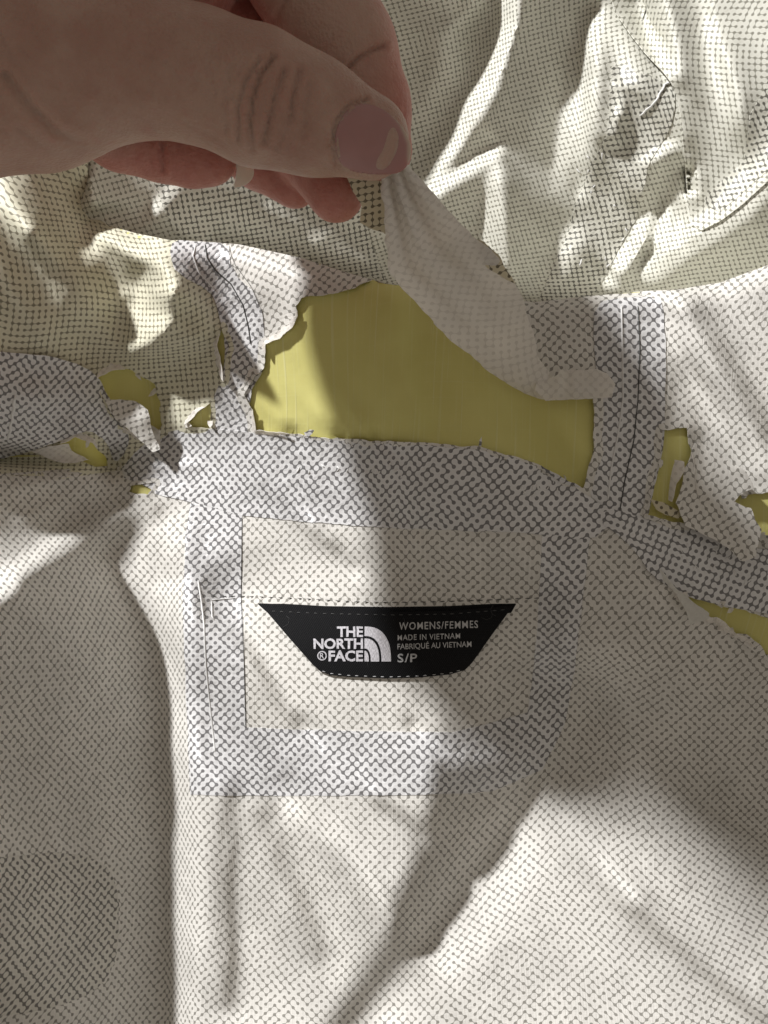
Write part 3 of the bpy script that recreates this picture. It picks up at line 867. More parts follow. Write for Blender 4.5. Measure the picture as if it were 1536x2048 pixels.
def flap():
    lt = [(0, 764, 322, 6.0), (.12, 766, 400, 5.5), (.25, 772, 470, 4.9), (.38, 778, 546, 4.2), (.5, 832, 602, 3.5), (.65, 892, 672, 2.5), (.8, 972, 737, 1.5), (.92, 1042, 784, .8), (1, 1092, 801, .6)]
    rt = [(0, 812, 326, 6.1), (.12, 850, 372, 5.6), (.25, 902, 430, 4.9), (.38, 952, 476, 4.2), (.5, 992, 512, 3.9), (.65, 1036, 574, 3.0), (.8, 1060, 640, 2.1), (.92, 1075, 712, 1.3), (1, 1100, 748, .9)]
    ns, ntt = 90, 34
    s = np.linspace(0, 1, ns)
    def sm(a):
        k = np.array([1, 2, 3, 2, 1.]); k /= k.sum()
        return np.convolve(np.pad(a, 2, mode='edge'), k, 'valid')
    A = [sm(sm(x)) for x in curve(lt, s)]
    B = [sm(sm(x)) for x in curve(rt, s)]
    jl = 3.2 * fbm(s * 30, s * 0, 3, 3); jr = 3.0 * fbm(s * 26, s * 0, 9, 3)
    vs, uvs = [], []
    for i in range(ns):
        wdt = math.hypot(B[0][i] - A[0][i], B[1][i] - A[1][i])
        for j in range(ntt):
            t = j / (ntt - 1)
            x = A[0][i] * (1 - t) + B[0][i] * t + jl[i] * (1 - t) ** 6 + jr[i] * t ** 6
            y = A[1][i] * (1 - t) + B[1][i] * t
            z = A[2][i] * (1 - t) + B[2][i] * t
            gather = (1 - s[i]) ** 1.2
            ph = t * 2.35 - 0.18 * s[i]
            z += 0.30 * gather * math.exp(-((s[i] - 0.35) / .5) ** 2) * math.sin(2 * math.pi * ph + 0.6) + 0.20 * math.sin(math.pi * t) * s[i]
            for t0, dt, am in ((0.16, 0.08, 0.30), (0.36, 0.16, 0.45), (0.60, 0.12, -0.30), (0.80, 0.04, 0.25)):
                z += am * max(0.0, 1 - s[i] * 1.15) ** 1.3 * math.exp(-abs(t - t0 - dt * s[i]) / (0.045 + 0.05 * s[i])) * min(1, s[i] * 6)
            z += 0.03 * float(vnoise(np.array([t * 7.0]), np.array([s[i] * 9.0]), 4)[0])
            vs.append(W(x, y, z)); uvs.append((t * wdt * K * 0.9 / TILE, s[i] * 60))
    fs = [(i * ntt + j, i * ntt + j + 1, (i + 1) * ntt + j + 1, (i + 1) * ntt + j) for i in range(ns - 1) for j in range(ntt - 1)]
    me = bpy.data.meshes.new("torn_flap")
    me.from_pydata(vs, [], fs)
    uv = me.uv_layers.new(name="UVMap")
    for l in me.loops:
        uv.data[l.index].uv = uvs[l.vertex_index]
    me.polygons.foreach_set("use_smooth", [True] * len(fs))
    o = link("torn_flap", me, M['under'], jacket, 0.012)
    o['label'] = "long white strip of peeled lining pinched between thumb and finger"
flap()

def zplane(x0, y0, z0, dzx, dzy, bulge=None):
    def f(px, py):
        z = z0 + (px - x0) * dzx + (py - y0) * dzy
        if bulge:
            cx, cy, rx, ry, a = bulge
            z = z + a * np.exp(-((px - cx) / rx) ** 2 - ((py - cy) / ry) ** 2)
        return z + 0.02 * vnoise(px / 20.0, py / 20.0, 2)
    return f
piece("torn_flap", ragged([(690, 345), (775, 340), (782, 400), (786, 475), (765, 463), (738, 455), (722, 444), (726, 412), (708, 385)], 2, 5, 60), M['flapface'],
      zfun=zplane(740, 400, 5.0, 0.001, -0.006), rot=45, step=7, thick=0.012, label="printed scrap of lining below the thumb tip")
piece("torn_flap", ragged([(938, 474), (968, 484), (998, 514), (1034, 568), (1012, 562), (972, 532)], 2, 5, 62), M['flapface'],
      zfun=zplane(985, 520, 3.9, -0.002, -0.006), rot=20, step=6, thick=0.012, label="curled yellowish lip on the far edge of the held strip")
def ztip(px, py):
    return FRONT.z(px, py) + 0.42 + 0.22 * np.sin(np.clip((py - 738) / 62, 0, 1) * math.pi) + 0.10 * np.exp(-((px - 1118) / 10) ** 2) - 0.12 * np.exp(-((px - 1138) / 9) ** 2)
piece("torn_flap", ragged([(1078, 742), (1100, 752), (1112, 752), (1120, 738), (1132, 740), (1190, 738), (1214, 746), (1232, 768), (1224, 796), (1160, 798), (1092, 801), (1070, 780)], 1.5, 4, 64), M['under'],
      zfun=ztip, step=5, thick=0.014, label="rolled white tip of the peeled strip by the right seam tape")

def raised(h, tilt=0.0, cx=0, ax=(1, 0)):
    def f(px, py):
        return FRONT.z(px, py) + h + tilt * ((px - cx) * ax[0])
    return f
piece("torn_flap", ragged([(208, 800), (238, 798), (270, 801), (295, 820), (301, 848), (318, 898), (306, 903), (262, 864), (232, 840)], 2, 5, 66), M['film'], zfun=lambda px, py: FRONT.z(px, py) * 0.4 + FRONT.z(np.full_like(px, 240.0), np.full_like(py, 840.0)) * 0.6 + 0.42 + 0.2 * np.exp(-((px - 286) / 24) ** 2 - ((py - 836) / 28) ** 2), rot=40, step=6, label="small printed scrap curling over the left tear")
piece("torn_flap", ragged([(300, 850), (318, 862), (320, 886), (312, 900), (302, 872)], 1.5, 4, 67), M['under'], zfun=raised(0.3), step=5, label="thin white sliver beside the left tear")
piece("torn_flap", ragged([(62, 902), (110, 893), (136, 889), (142, 903), (165, 914), (182, 921), (130, 925), (90, 914)], 2, 5, 68), M['under'], zfun=raised(0.35), step=6, label="bare white scrap in the dark fold at the left")
piece("torn_flap", ragged([(1352, 1000), (1392, 880), (1430, 900), (1468, 926), (1494, 944), (1508, 978), (1490, 985), (1462, 1004), (1500, 1018), (1523, 1060), (1510, 1112), (1486, 1122), (1440, 1086), (1372, 1050)], 2.5, 5, 70), M['film'], zfun=raised(0.38, 0.0016, 1400), rot=12, step=7, lifts=[([(1494, 944), (1508, 978), (1523, 1060), (1510, 1112), (1486, 1122)], .3, 22)], label="ragged bright flap of lining hanging at the right")
piece("torn_flap", ragged([(1350, 921), (1368, 924), (1371, 940), (1352, 968), (1344, 1004), (1336, 1000), (1340, 962)], 1.5, 4, 72), M['under'], zfun=raised(0.3, 0.016, 1345), step=5, label="white curled edge beside the yellow strip at the right")
piece("torn_flap", ragged([(1300, 998), (1330, 1006), (1368, 1030), (1356, 1036), (1330, 1028), (1312, 1018)], 1.5, 4, 73), M['flapface'], zfun=raised(0.2), step=5, label="narrow printed shred over the yellow corner at the right")
piece("torn_flap", ragged([(1300, 1125), (1320, 1140), (1352, 1176), (1386, 1204), (1420, 1226), (1418, 1238), (1380, 1252), (1372, 1226), (1350, 1186), (1310, 1150)], 2, 4, 74), M['clearfilm'], zfun=raised(0.20, 0.006, 1340), step=5, label="translucent shred of film hanging on the dark panel")
piece("torn_flap", ragged([(1462, 1268), (1492, 1270), (1520, 1290), (1546, 1330), (1520, 1312), (1484, 1286)], 2, 4, 76), M['film'], zfun=raised(0.15), step=5, label="printed shred along the long yellow tear")

# ---- lips of lining that have lifted and curled along the tears
def lip(loop, a, b, wdt, rise, m, seed, label=None):
    n = len(loop)
    i0, i1 = int(a * n), int(b * n)
    pts = [np.array(loop[i % n]) for i in range(i0, i1 + 1)]
    cen = np.array(loop).mean(0)
    r = random.Random(seed)
    outer = []
    for k, p in enumerate(pts):
        t = pts[min(k + 1, len(pts) - 1)] - pts[max(k - 1, 0)]
        nn = np.array([t[1], -t[0]]) / (np.hypot(*t) + 1e-6)
        q = p + nn * 4
        if in_poly(np.array([q[0]]), np.array([q[1]]), loop)[0]:
            nn = -nn
        f = math.sin(math.pi * k / max(1, len(pts) - 1)) ** 0.6
        outer.append(p + nn * wdt * f * (0.7 + 0.5 * r.random()))
    pl = [tuple(p) for p in pts]
    outline = pl + [tuple(p) for p in outer[::-1][1:-1]]
    piece("curled_lip", outline, m, zfun=lambda px, py: FRONT.z(px, py) + 0.05 + rise * np.exp(-seg_dist(px, py, pl) / (wdt * 0.55)), step=4, edge_step=4, thick=0.014, label=label)
lip(H_RIGHT, 0.20, 0.42, 15, 0.34, M['under'], 1)
lip(H_RIGHT, 0.60, 0.80, 10, 0.22, M['film'], 2)
lip(H_LEFT, 0.02, 0.16, 14, 0.30, M['under'], 3)
lip(H_LEFT, 0.55, 0.75, 12, 0.25, M['under'], 4)
lip(H_SLIVER, 0.5, 0.95, 9, 0.22, M['under'], 5)
lip(H_LOW, 0.05, 0.4, 12, 0.3, M['under'], 6)
lip(H_SMALL, 0.0, 0.35, 10, 0.22, M['under'], 7)
lip(H_EDGE, 0.55, 0.95, 16, 0.34, M['film'], 8)
lip(H_BIG, 0.93, 0.995, 12, 0.13, M['under'], 9)
lip(H_BIG, 0.80, 0.86, 8, 0.12, M['under'], 10)
lip(H_BIG, 0.47, 0.52, 9, 0.2, M['tape'], 12)
lip(H_LONG, 0.70, 0.95, 13, 0.28, M['under'], 11)

# ---- little flakes still clinging along the torn edges
def flakes(loop, n, seed, m):
    r = random.Random(seed)
    for q in range(n):
        x, y = loop[r.randrange(len(loop))]
        a, l, w = r.uniform(0, 6.28), r.uniform(9, 24), r.uniform(5, 11)
        ca, sa = math.cos(a), math.sin(a)
        pts = [(x - w * sa * .6, y + w * ca * .6), (x + l * .5 * ca - w * sa * .5, y + l * .5 * sa + w * ca * .5), (x + l * ca, y + l * sa), (x + l * .6 * ca + w * sa * .6, y + l * .6 * sa - w * ca * .6), (x + w * sa * .6, y - w * ca * .6)]
        tl = r.uniform(0.006, 0.016)
        piece("torn_flake", ragged(pts, 1.2, 4, seed * 7 + q), m, zfun=lambda px, py: FRONT.z(px, py) + 0.05 + tl * np.abs((px - x) * ca + (py - y) * sa), step=4, thick=0.012, rot=r.uniform(0, 90))
flakes([p for p in H_BIG if p[1] > 850], 3, 4, M['tape'])
flakes(H_LEFT + H_LOW + H_SMALL, 8, 5, M['under'])
flakes(H_RIGHT + H_EDGE, 10, 6, M['film'])
flakes([p for p in H_LONG if p[0] < 1540], 6, 8, M['under'])

# ---- seam cords, sewn lines and a painted edge shade
def tube(pts2, r, m, name, off=0.03, layer=None, seg=6, parent=jacket, step=6, wob=0.0, zf=None):
    layer = layer or FRONT
    pts = resample(pts2, step, closed=False)
    P3 = []
    for i, (x, y) in enumerate(pts):
        z = float((zf or layer.z)(np.array([x]), np.array([y]))[0]) + off
        P3.append(Vector(W(x + wob * math.sin(i * 1.7), y, z)))
    vs, fs = [], []
    n = len(P3)
    for i in range(n):
        t = (P3[min(i + 1, n - 1)] - P3[max(i - 1, 0)]).normalized()
        a = t.cross(Vector((0, 0, 1)))
        a = a.normalized() if a.length > 1e-6 else Vector((1, 0, 0))
        b = a.cross(t)
        rr = r * CM * (1.0 if 0 < i < n - 1 else 0.4)
        for k in range(seg):
            an = 2 * math.pi * k / seg
            vs.append(P3[i] + (a * math.cos(an) + b * math.sin(an)) * rr)
    for i in range(n - 1):
        for k in range(seg):
            fs.append((i * seg + k, i * seg + (k + 1) % seg, (i + 1) * seg + (k + 1) % seg, (i + 1) * seg + k))
    fs.append(tuple(range(seg))[::-1]); fs.append(tuple((n - 1) * seg + k for k in range(seg)))
    me = bpy.data.meshes.new(name)
    me.from_pydata([tuple(v) for v in vs], [], fs)
    uv = me.uv_layers.new(name="UVMap")
    me.polygons.foreach_set("use_smooth", [True] * len(fs))
    return link(name, me, m, parent)
M['ridge'] = plain_material('white_ridge', (0.74, 0.73, 0.72), 0.4, 0.4)
tube([(396, 1160), (402, 1200), (408, 1250), (412, 1330), (419, 1400), (430, 1505)], 0.030, M['ridge'], "seam_ridge", off=0.014)
tube([(423, 1202), (424, 1232), (428, 1240)], 0.022, M['ridge'], "seam_ridge", off=0.03)
tube([(423, 1200), (470, 1196)], 0.020, M['ridge'], "seam_ridge", off=0.03)
tube([(1243, 612), (1245, 700), (1246, 800), (1236, 870), (1222, 940), (1216, 1000)], 0.026, M['ridge'], "seam_ridge", off=0.035)
tube([(1276, 612), (1280, 700), (1276, 800), (1268, 880), (1250, 960), (1240, 1020)], 0.013, M['dark_thread'], "thread", off=0.045)
tube([(410, 486), (414, 515), (430, 540), (462, 568), (486, 610), (496, 650), (502, 690)], 0.016, M['dark_thread'], "thread", off=0.045)
tube([(392, 488), (386, 512), (398, 545), (430, 580)], 0.022, M['ridge'], "seam_ridge", off=0.035)
tube([(458, 490), (462, 510), (470, 530), (500, 570), (520, 610)], 0.006, M['dark_thread'], "thread", off=0.036)
tube([(484, 1036), (482, 1200), (488, 1330), (491, 1455)], 0.007, M['dark_thread'], "thread", off=0.03)  # dark strip along the tape's inner edge, painted in place of its shadow
tube([(30, 790), (27, 820), (22, 850), (16, 880)], 0.04, M['ridge'], "seam_ridge", off=0.06, wob=1.5)
tube([(1345, 160), (1330, 170), (1310, 205), (1280, 232)], 0.035, M['ridge'], "seam_ridge", off=0.05, layer=HOOD, wob=1.2)
tube([(1300, 0), (1285, 40), (1270, 60)], 0.016, M['dark_thread'], "thread", off=0.1, layer=HOOD)
# crinkles pressed into the glossy tapes
rr = random.Random(5)
for cx, cy, n, sx, sy in ((1450, 1130, 26, 90, 34), (1100, 975, 16, 70, 22), (700, 945, 14, 110, 14), (60, 800, 12, 60, 40), (1215, 430, 16, 60, 120)):
    for _ in range(n):
        x, y = cx + rr.uniform(-sx, sx), cy + rr.uniform(-sy, sy)
        an, ln_ = rr.uniform(0.6, 2.4), rr.uniform(6, 15)
        lay = HOOD if cy < 500 else FRONT
        if lay is FRONT and cx > 1400:
            y += (x - cx) * 0.25
        tube([(x, y), (x + ln_ * 0.5 * math.cos(an) + rr.uniform(-2, 2), y - ln_ * .5 * math.sin(an)), (x + ln_ * math.cos(an), y - ln_ * math.sin(an))],
             rr.uniform(0.018, 0.036), M['tape_plain'] if 'tape_plain' in M else M['ridge'], "wrinkle", off=0.032, layer=lay, step=4, seg=5)

# ---- stitches
def stitch_mesh(length, r):
    bm = bmesh.new()
    bmesh.ops.create_uvsphere(bm, u_segments=6, v_segments=4, radius=1.0)
    for v in bm.verts:
        v.co = (v.co.x * length / 2 * CM, v.co.y * r * CM, v.co.z * r * CM)
    me = bpy.data.meshes.new("stitch")
    bm.to_mesh(me); bm.free()
    me.polygons.foreach_set("use_smooth", [True] * len(me.polygons))
    return me

def stitch_row(pts2, gap, length, r, m, off, parent, zf=None, layer=None):
    me = stitch_mesh(length, r)
    me.materials.append(m)
    pts = resample(pts2, 2.0, closed=False)
    acc, nxt = 0.0, gap * 0.5
    for a, b in zip(pts[:-1], pts[1:]):
        acc += math.hypot(b[0] - a[0], b[1] - a[1])
        if acc >= nxt:
            nxt += gap
            z = float((zf or (layer or FRONT).z)(np.array([a[0]]), np.array([a[1]]))[0]) + off
            o = bpy.data.objects.new("stitch", me)
            COL.objects.link(o)
            o.parent = parent
            o.location = W(a[0], a[1], z)
            o.rotation_euler = (0, 0, math.atan2(-(b[1] - a[1]), b[0] - a[0]) + rr.uniform(-.08, .08))
stitch_row([(420, 1192), (500, 1193), (600, 1197), (700, 1203), (780, 1205), (900, 1203), (1080, 1196)], 19, 0.17, 0.014, M['dark_thread'], 0.03, jacket)

# ---- the black label
LZ0 = float(np.mean(FRONT.z(np.linspace(540, 1020, 40), np.full(40, 1280.0))))
def zlabel(px, py):
    # the label is stiff: it lies on the cloth and bulges a little in the middle
    z = LABEL_PLANE(px, py) + 0.09 + 0.13 * np.sin(np.clip((py - 1206) / 152, 0, 1) * math.pi)
    return z

tag_out = [(527, 1216), (640, 1222), (780, 1224), (900, 1222), (1026, 1212), (985, 1268), (944, 1326), (930, 1340), (900, 1349), (840, 1355), (775, 1357), (700, 1354), (660, 1350), (640, 1342), (626, 1330), (580, 1278)]
fold_out = [(511, 1204), (560, 1207), (650, 1212), (780, 1214), (900, 1212), (1034, 1205), (1022, 1226), (780, 1236), (540, 1230)]
label = piece("size_label", tag_out, M['label'], zfun=zlabel, step=7, thick=0.05, edge_step=5, label="black woven trapezoid label with white embroidered lettering")
piece("label_fold", fold_out, M['label'], zfun=lambda px, py: zlabel(px, py) - 0.09, step=7, thick=0.05, edge_step=5, parent=label)
stitch_row([(540, 1222), (640, 1227), (780, 1230), (900, 1228), (1015, 1219)], 17, 0.13, 0.012, M['dim_thread'], 0.01, label, zf=zlabel)
stitch_row([(640, 1341), (662, 1347), (700, 1351), (775, 1354), (840, 1352), (900, 1346), (928, 1338)], 17, 0.11, 0.013, M['grey_thread'], 0.008, label, zf=zlabel)

for q in range(7):
    x_, y_ = rr.uniform(560, 1000), rr.uniform(1225, 1335)
    if q < 2:
        x_, y_ = 985 + q * 8, 1226 + q * 6
    a_ = rr.uniform(0, 6.28)
    tube([(x_, y_), (x_ + 9 * math.cos(a_), y_ + 9 * math.sin(a_)), (x_ + 18 * math.cos(a_ + .5), y_ + 18 * math.sin(a_ + .5)), (x_ + 25 * math.cos(a_ + 1.0), y_ + 25 * math.sin(a_ + 1.0))],
         0.0035, M['dim_thread'], "lint", off=0.015, parent=label, step=3, seg=4, zf=zlabel)

def px_mesh(name, verts2, faces, m, off, parent, thick=0.018):
    a = np.array(verts2, float)
    z = zlabel(a[:, 0], a[:, 1]) + off
    co = [W(x, y, zz) for x, y, zz in zip(a[:, 0], a[:, 1], z)]
    me = bpy.data.meshes.new(name)
    me.from_pydata(co, [], faces)
    bm = bmesh.new(); bm.from_mesh(me)
    bmesh.ops.recalc_face_normals(bm, faces=bm.faces)
    for f in bm.faces:
        if f.normal.z < 0:
            f.normal_flip()
    bm.to_mesh(me); bm.free()
    o = bpy.data.objects.new(name, me)
    COL.objects.link(o); me.materials.append(m)
    o.parent = parent
    s = o.modifiers.new("thickness", 'SOLIDIFY'); s.thickness = thick * CM; s.offset = -1
    return o

def lettering(text, x0, y0, x1, y1, bold, m, tilt=0.0, spacing=1.0):
    cu = bpy.data.curves.new("lettering", 'FONT')
    cu.body = text
    cu.resolution_u = 3
    cu.offset = bold
    cu.space_character = spacing
    ob = bpy.data.objects.new("tmp", cu)
    COL.objects.link(ob)
    dg = bpy.context.evaluated_depsgraph_get()
    me = bpy.data.meshes.new_from_object(ob.evaluated_get(dg))
    V = np.array([v.co[:2] for v in me.vertices])
    fs = [tuple(p.vertices) for p in me.polygons]
    bpy.data.objects.remove(ob); bpy.data.curves.remove(cu); bpy.data.meshes.remove(me)
    mn, mx = V.min(0), V.max(0)
    x = x0 + (V[:, 0] - mn[0]) / (mx[0] - mn[0]) * (x1 - x0)
    y = y1 - (V[:, 1] - mn[1]) / (mx[1] - mn[1]) * (y1 - y0)
    y = y + (x - x0) * tilt
    # embroidered letters are never quite straight
    x = x + 0.5 * vnoise(x / 5.0, y / 5.0, 3); y = y + 0.5 * vnoise(x / 6.0, y / 6.0, 8)
    px_mesh("lettering", np.stack([x, y], 1), fs, m, 0.02, label)
lettering("THE", 674, 1253, 726, 1274, 0.030, M['white_thread'], 0.0, 1.0)
lettering("NORTH", 627, 1277, 726, 1298, 0.030, M['white_thread'], 0.0)
lettering("FACE", 657, 1301, 726, 1323, 0.030, M['white_thread'], 0.0)
lettering("R", 640, 1306, 648, 1317, 0.0, M['white_thread'])
lettering("WOMENS/FEMMES", 798, 1245, 956, 1260, 0.012, M['grey_thread'], -0.025, 1.18)
lettering("MADE IN VIETNAM", 795, 1270, 920, 1281, 0.004, M['grey_thread'], -0.03, 1.1)
lettering("FABRIQUÉ AU VIETNAM", 795, 1285, 943, 1301, 0.004, M['grey_thread'], -0.035, 1.0)
lettering("S/P", 795, 1308, 834, 1325, 0.012, M['grey_thread'], -0.02, 1.1)

def ring(cx, cy, r, w, n=20):
    vs = [(cx + rad * math.cos(2 * math.pi * i / n), cy + rad * math.sin(2 * math.pi * i / n)) for rad in (r, r - w) for i in range(n)]
    return vs, [(i, (i + 1) % n, n + (i + 1) % n, n + i) for i in range(n)]
v_, f_ = ring(644, 1311.5, 9.5, 2.0)
px_mesh("emblem", v_, f_, M['white_thread'], 0.02, label)
def dome(rx0, ry0, rx1, ry1, cx=729, cy=1323, n=16):
    vs, fs = [], []
    for i in range(n + 1):
        a = math.pi / 2 * i / n
        for rx, ry in ((rx0, ry0), (rx1, ry1)):
            # flattened quarter dome: superellipse
            c, s = math.cos(a) ** 0.8, math.sin(a) ** 0.8
            vs.append((cx + rx * c, cy - ry * s))
    for i in range(n):
        fs.append((2 * i, 2 * i + 1, 2 * i + 3, 2 * i + 2))
    return vs, fs
for rx0, ry0, rx1, ry1 in ((53, 70, 34, 51), (29.5, 46, 12.5, 26), (8.5, 21, 0.3, 2)):
    v_, f_ = dome(rx0, ry0, rx1, ry1)
    px_mesh("emblem", v_, f_, M['white_thread'], 0.02, label)

# ------------------------------------------------------------------ the hand
def PV(px, py, z):
    return np.array(W(px, py, z)) / CM

class Sdf:
    def __init__(self, lo, hi, h):
        self.h = h
        self.lo = np.array(lo, float)
        self.n = [int((b - a) / h) + 1 for a, b in zip(lo, hi)]
        self.ax = [self.lo[i] + np.arange(self.n[i]) * h for i in range(3)]
    def blank(self):
        return np.full(self.n, 9.0, np.float32)
    def cone(self, f, a, b, ra, rb, k, flat=None):
        """smooth union of a tapered capsule into f, worked on its own box only"""
        pad = max(ra, rb) + k + 0.25
        sl = []
        for i in range(3):
            l0 = min(a[i], b[i]) - pad; h0 = max(a[i], b[i]) + pad
            i0 = max(0, int((l0 - self.lo[i]) / self.h)); i1 = min(self.n[i], int((h0 - self.lo[i]) / self.h) + 2)
            if i1 <= i0:
                return
            sl.append(slice(i0, i1))
        X, Y, Z = np.meshgrid(self.ax[0][sl[0]], self.ax[1][sl[1]], self.ax[2][sl[2]], indexing='ij')
        d = b - a
        Ln = float(d @ d) + 1e-9
        t = np.clip(((X - a[0]) * d[0] + (Y - a[1]) * d[1] + (Z - a[2]) * d[2]) / Ln, 0, 1)
        q = np.sqrt((X - a[0] - t * d[0]) ** 2 + (Y - a[1] - t * d[1]) ** 2 + (Z - a[2] - t * d[2]) ** 2)
        s = q - (ra + (rb - ra) * t)
        g = f[tuple(sl)]
        if k > 0:
            hh = np.clip(0.5 + 0.5 * (g - s) / k, 0, 1)
            f[tuple(sl)] = g * (1 - hh) + s * hh - k * hh * (1 - hh)
        else:
            f[tuple(sl)] = np.minimum(g, s)

def surface_nets(f, lo, h):
    n0, n1, n2 = f.shape
    ins = f < 0
    c = np.zeros((n0 - 1, n1 - 1, n2 - 1), np.int8)
    for i in (0, 1):
        for j in (0, 1):
            for k in (0, 1):
                c += ins[i:n0 - 1 + i, j:n1 - 1 + j, k:n2 - 1 + k]
    act = (c > 0) & (c < 8)
    idx = -np.ones(act.shape, np.int64)
    cells = np.argwhere(act)
    idx[act] = np.arange(len(cells))
    acc = np.zeros((len(cells), 3)); cnt = np.zeros(len(cells))
    corners = [(i, j, k) for i in (0, 1) for j in (0, 1) for k in (0, 1)]
    val = {cr: f[cells[:, 0] + cr[0], cells[:, 1] + cr[1], cells[:, 2] + cr[2]] for cr in corners}
    for a in corners:
        for ax in range(3):
            if a[ax] == 0:
                b = list(a); b[ax] = 1; b = tuple(b)
                va, vb = val[a], val[b]
                cross = (va < 0) != (vb < 0)
                t = np.where(cross, va / (va - vb + 1e-12), 0)
                p = np.tile(np.array(a, float), (len(cells), 1)); p[:, ax] += t
                acc[cross] += p[cross]; cnt[cross] += 1
    V = lo + (cells + acc / cnt[:, None]) * h
    quads = []
    for ax in range(3):
        a1, a2 = (ax + 1) % 3, (ax + 2) % 3
        sl0 = [slice(1, -1)] * 3; sl1 = [slice(1, -1)] * 3
        sl0[ax] = slice(0, f.shape[ax] - 1); sl1[ax] = slice(1, f.shape[ax])
        s0, s1 = ins[tuple(sl0)], ins[tuple(sl1)]
        for flip, msk in ((False, s0 & ~s1), (True, ~s0 & s1)):
            e = np.argwhere(msk)
            off = np.array([1, 1, 1]); off[ax] = 0
            e = e + off
            def cell(d1, d2):
                q = e.copy(); q[:, a1] -= d1; q[:, a2] -= d2
                return idx[q[:, 0], q[:, 1], q[:, 2]]
            q = np.stack([cell(1, 1), cell(0, 1), cell(0, 0), cell(1, 0)], 1)
            quads.append(q[:, ::-1] if flip else q)
    Q = np.concatenate(quads)
    return V, Q[(Q >= 0).all(1)]

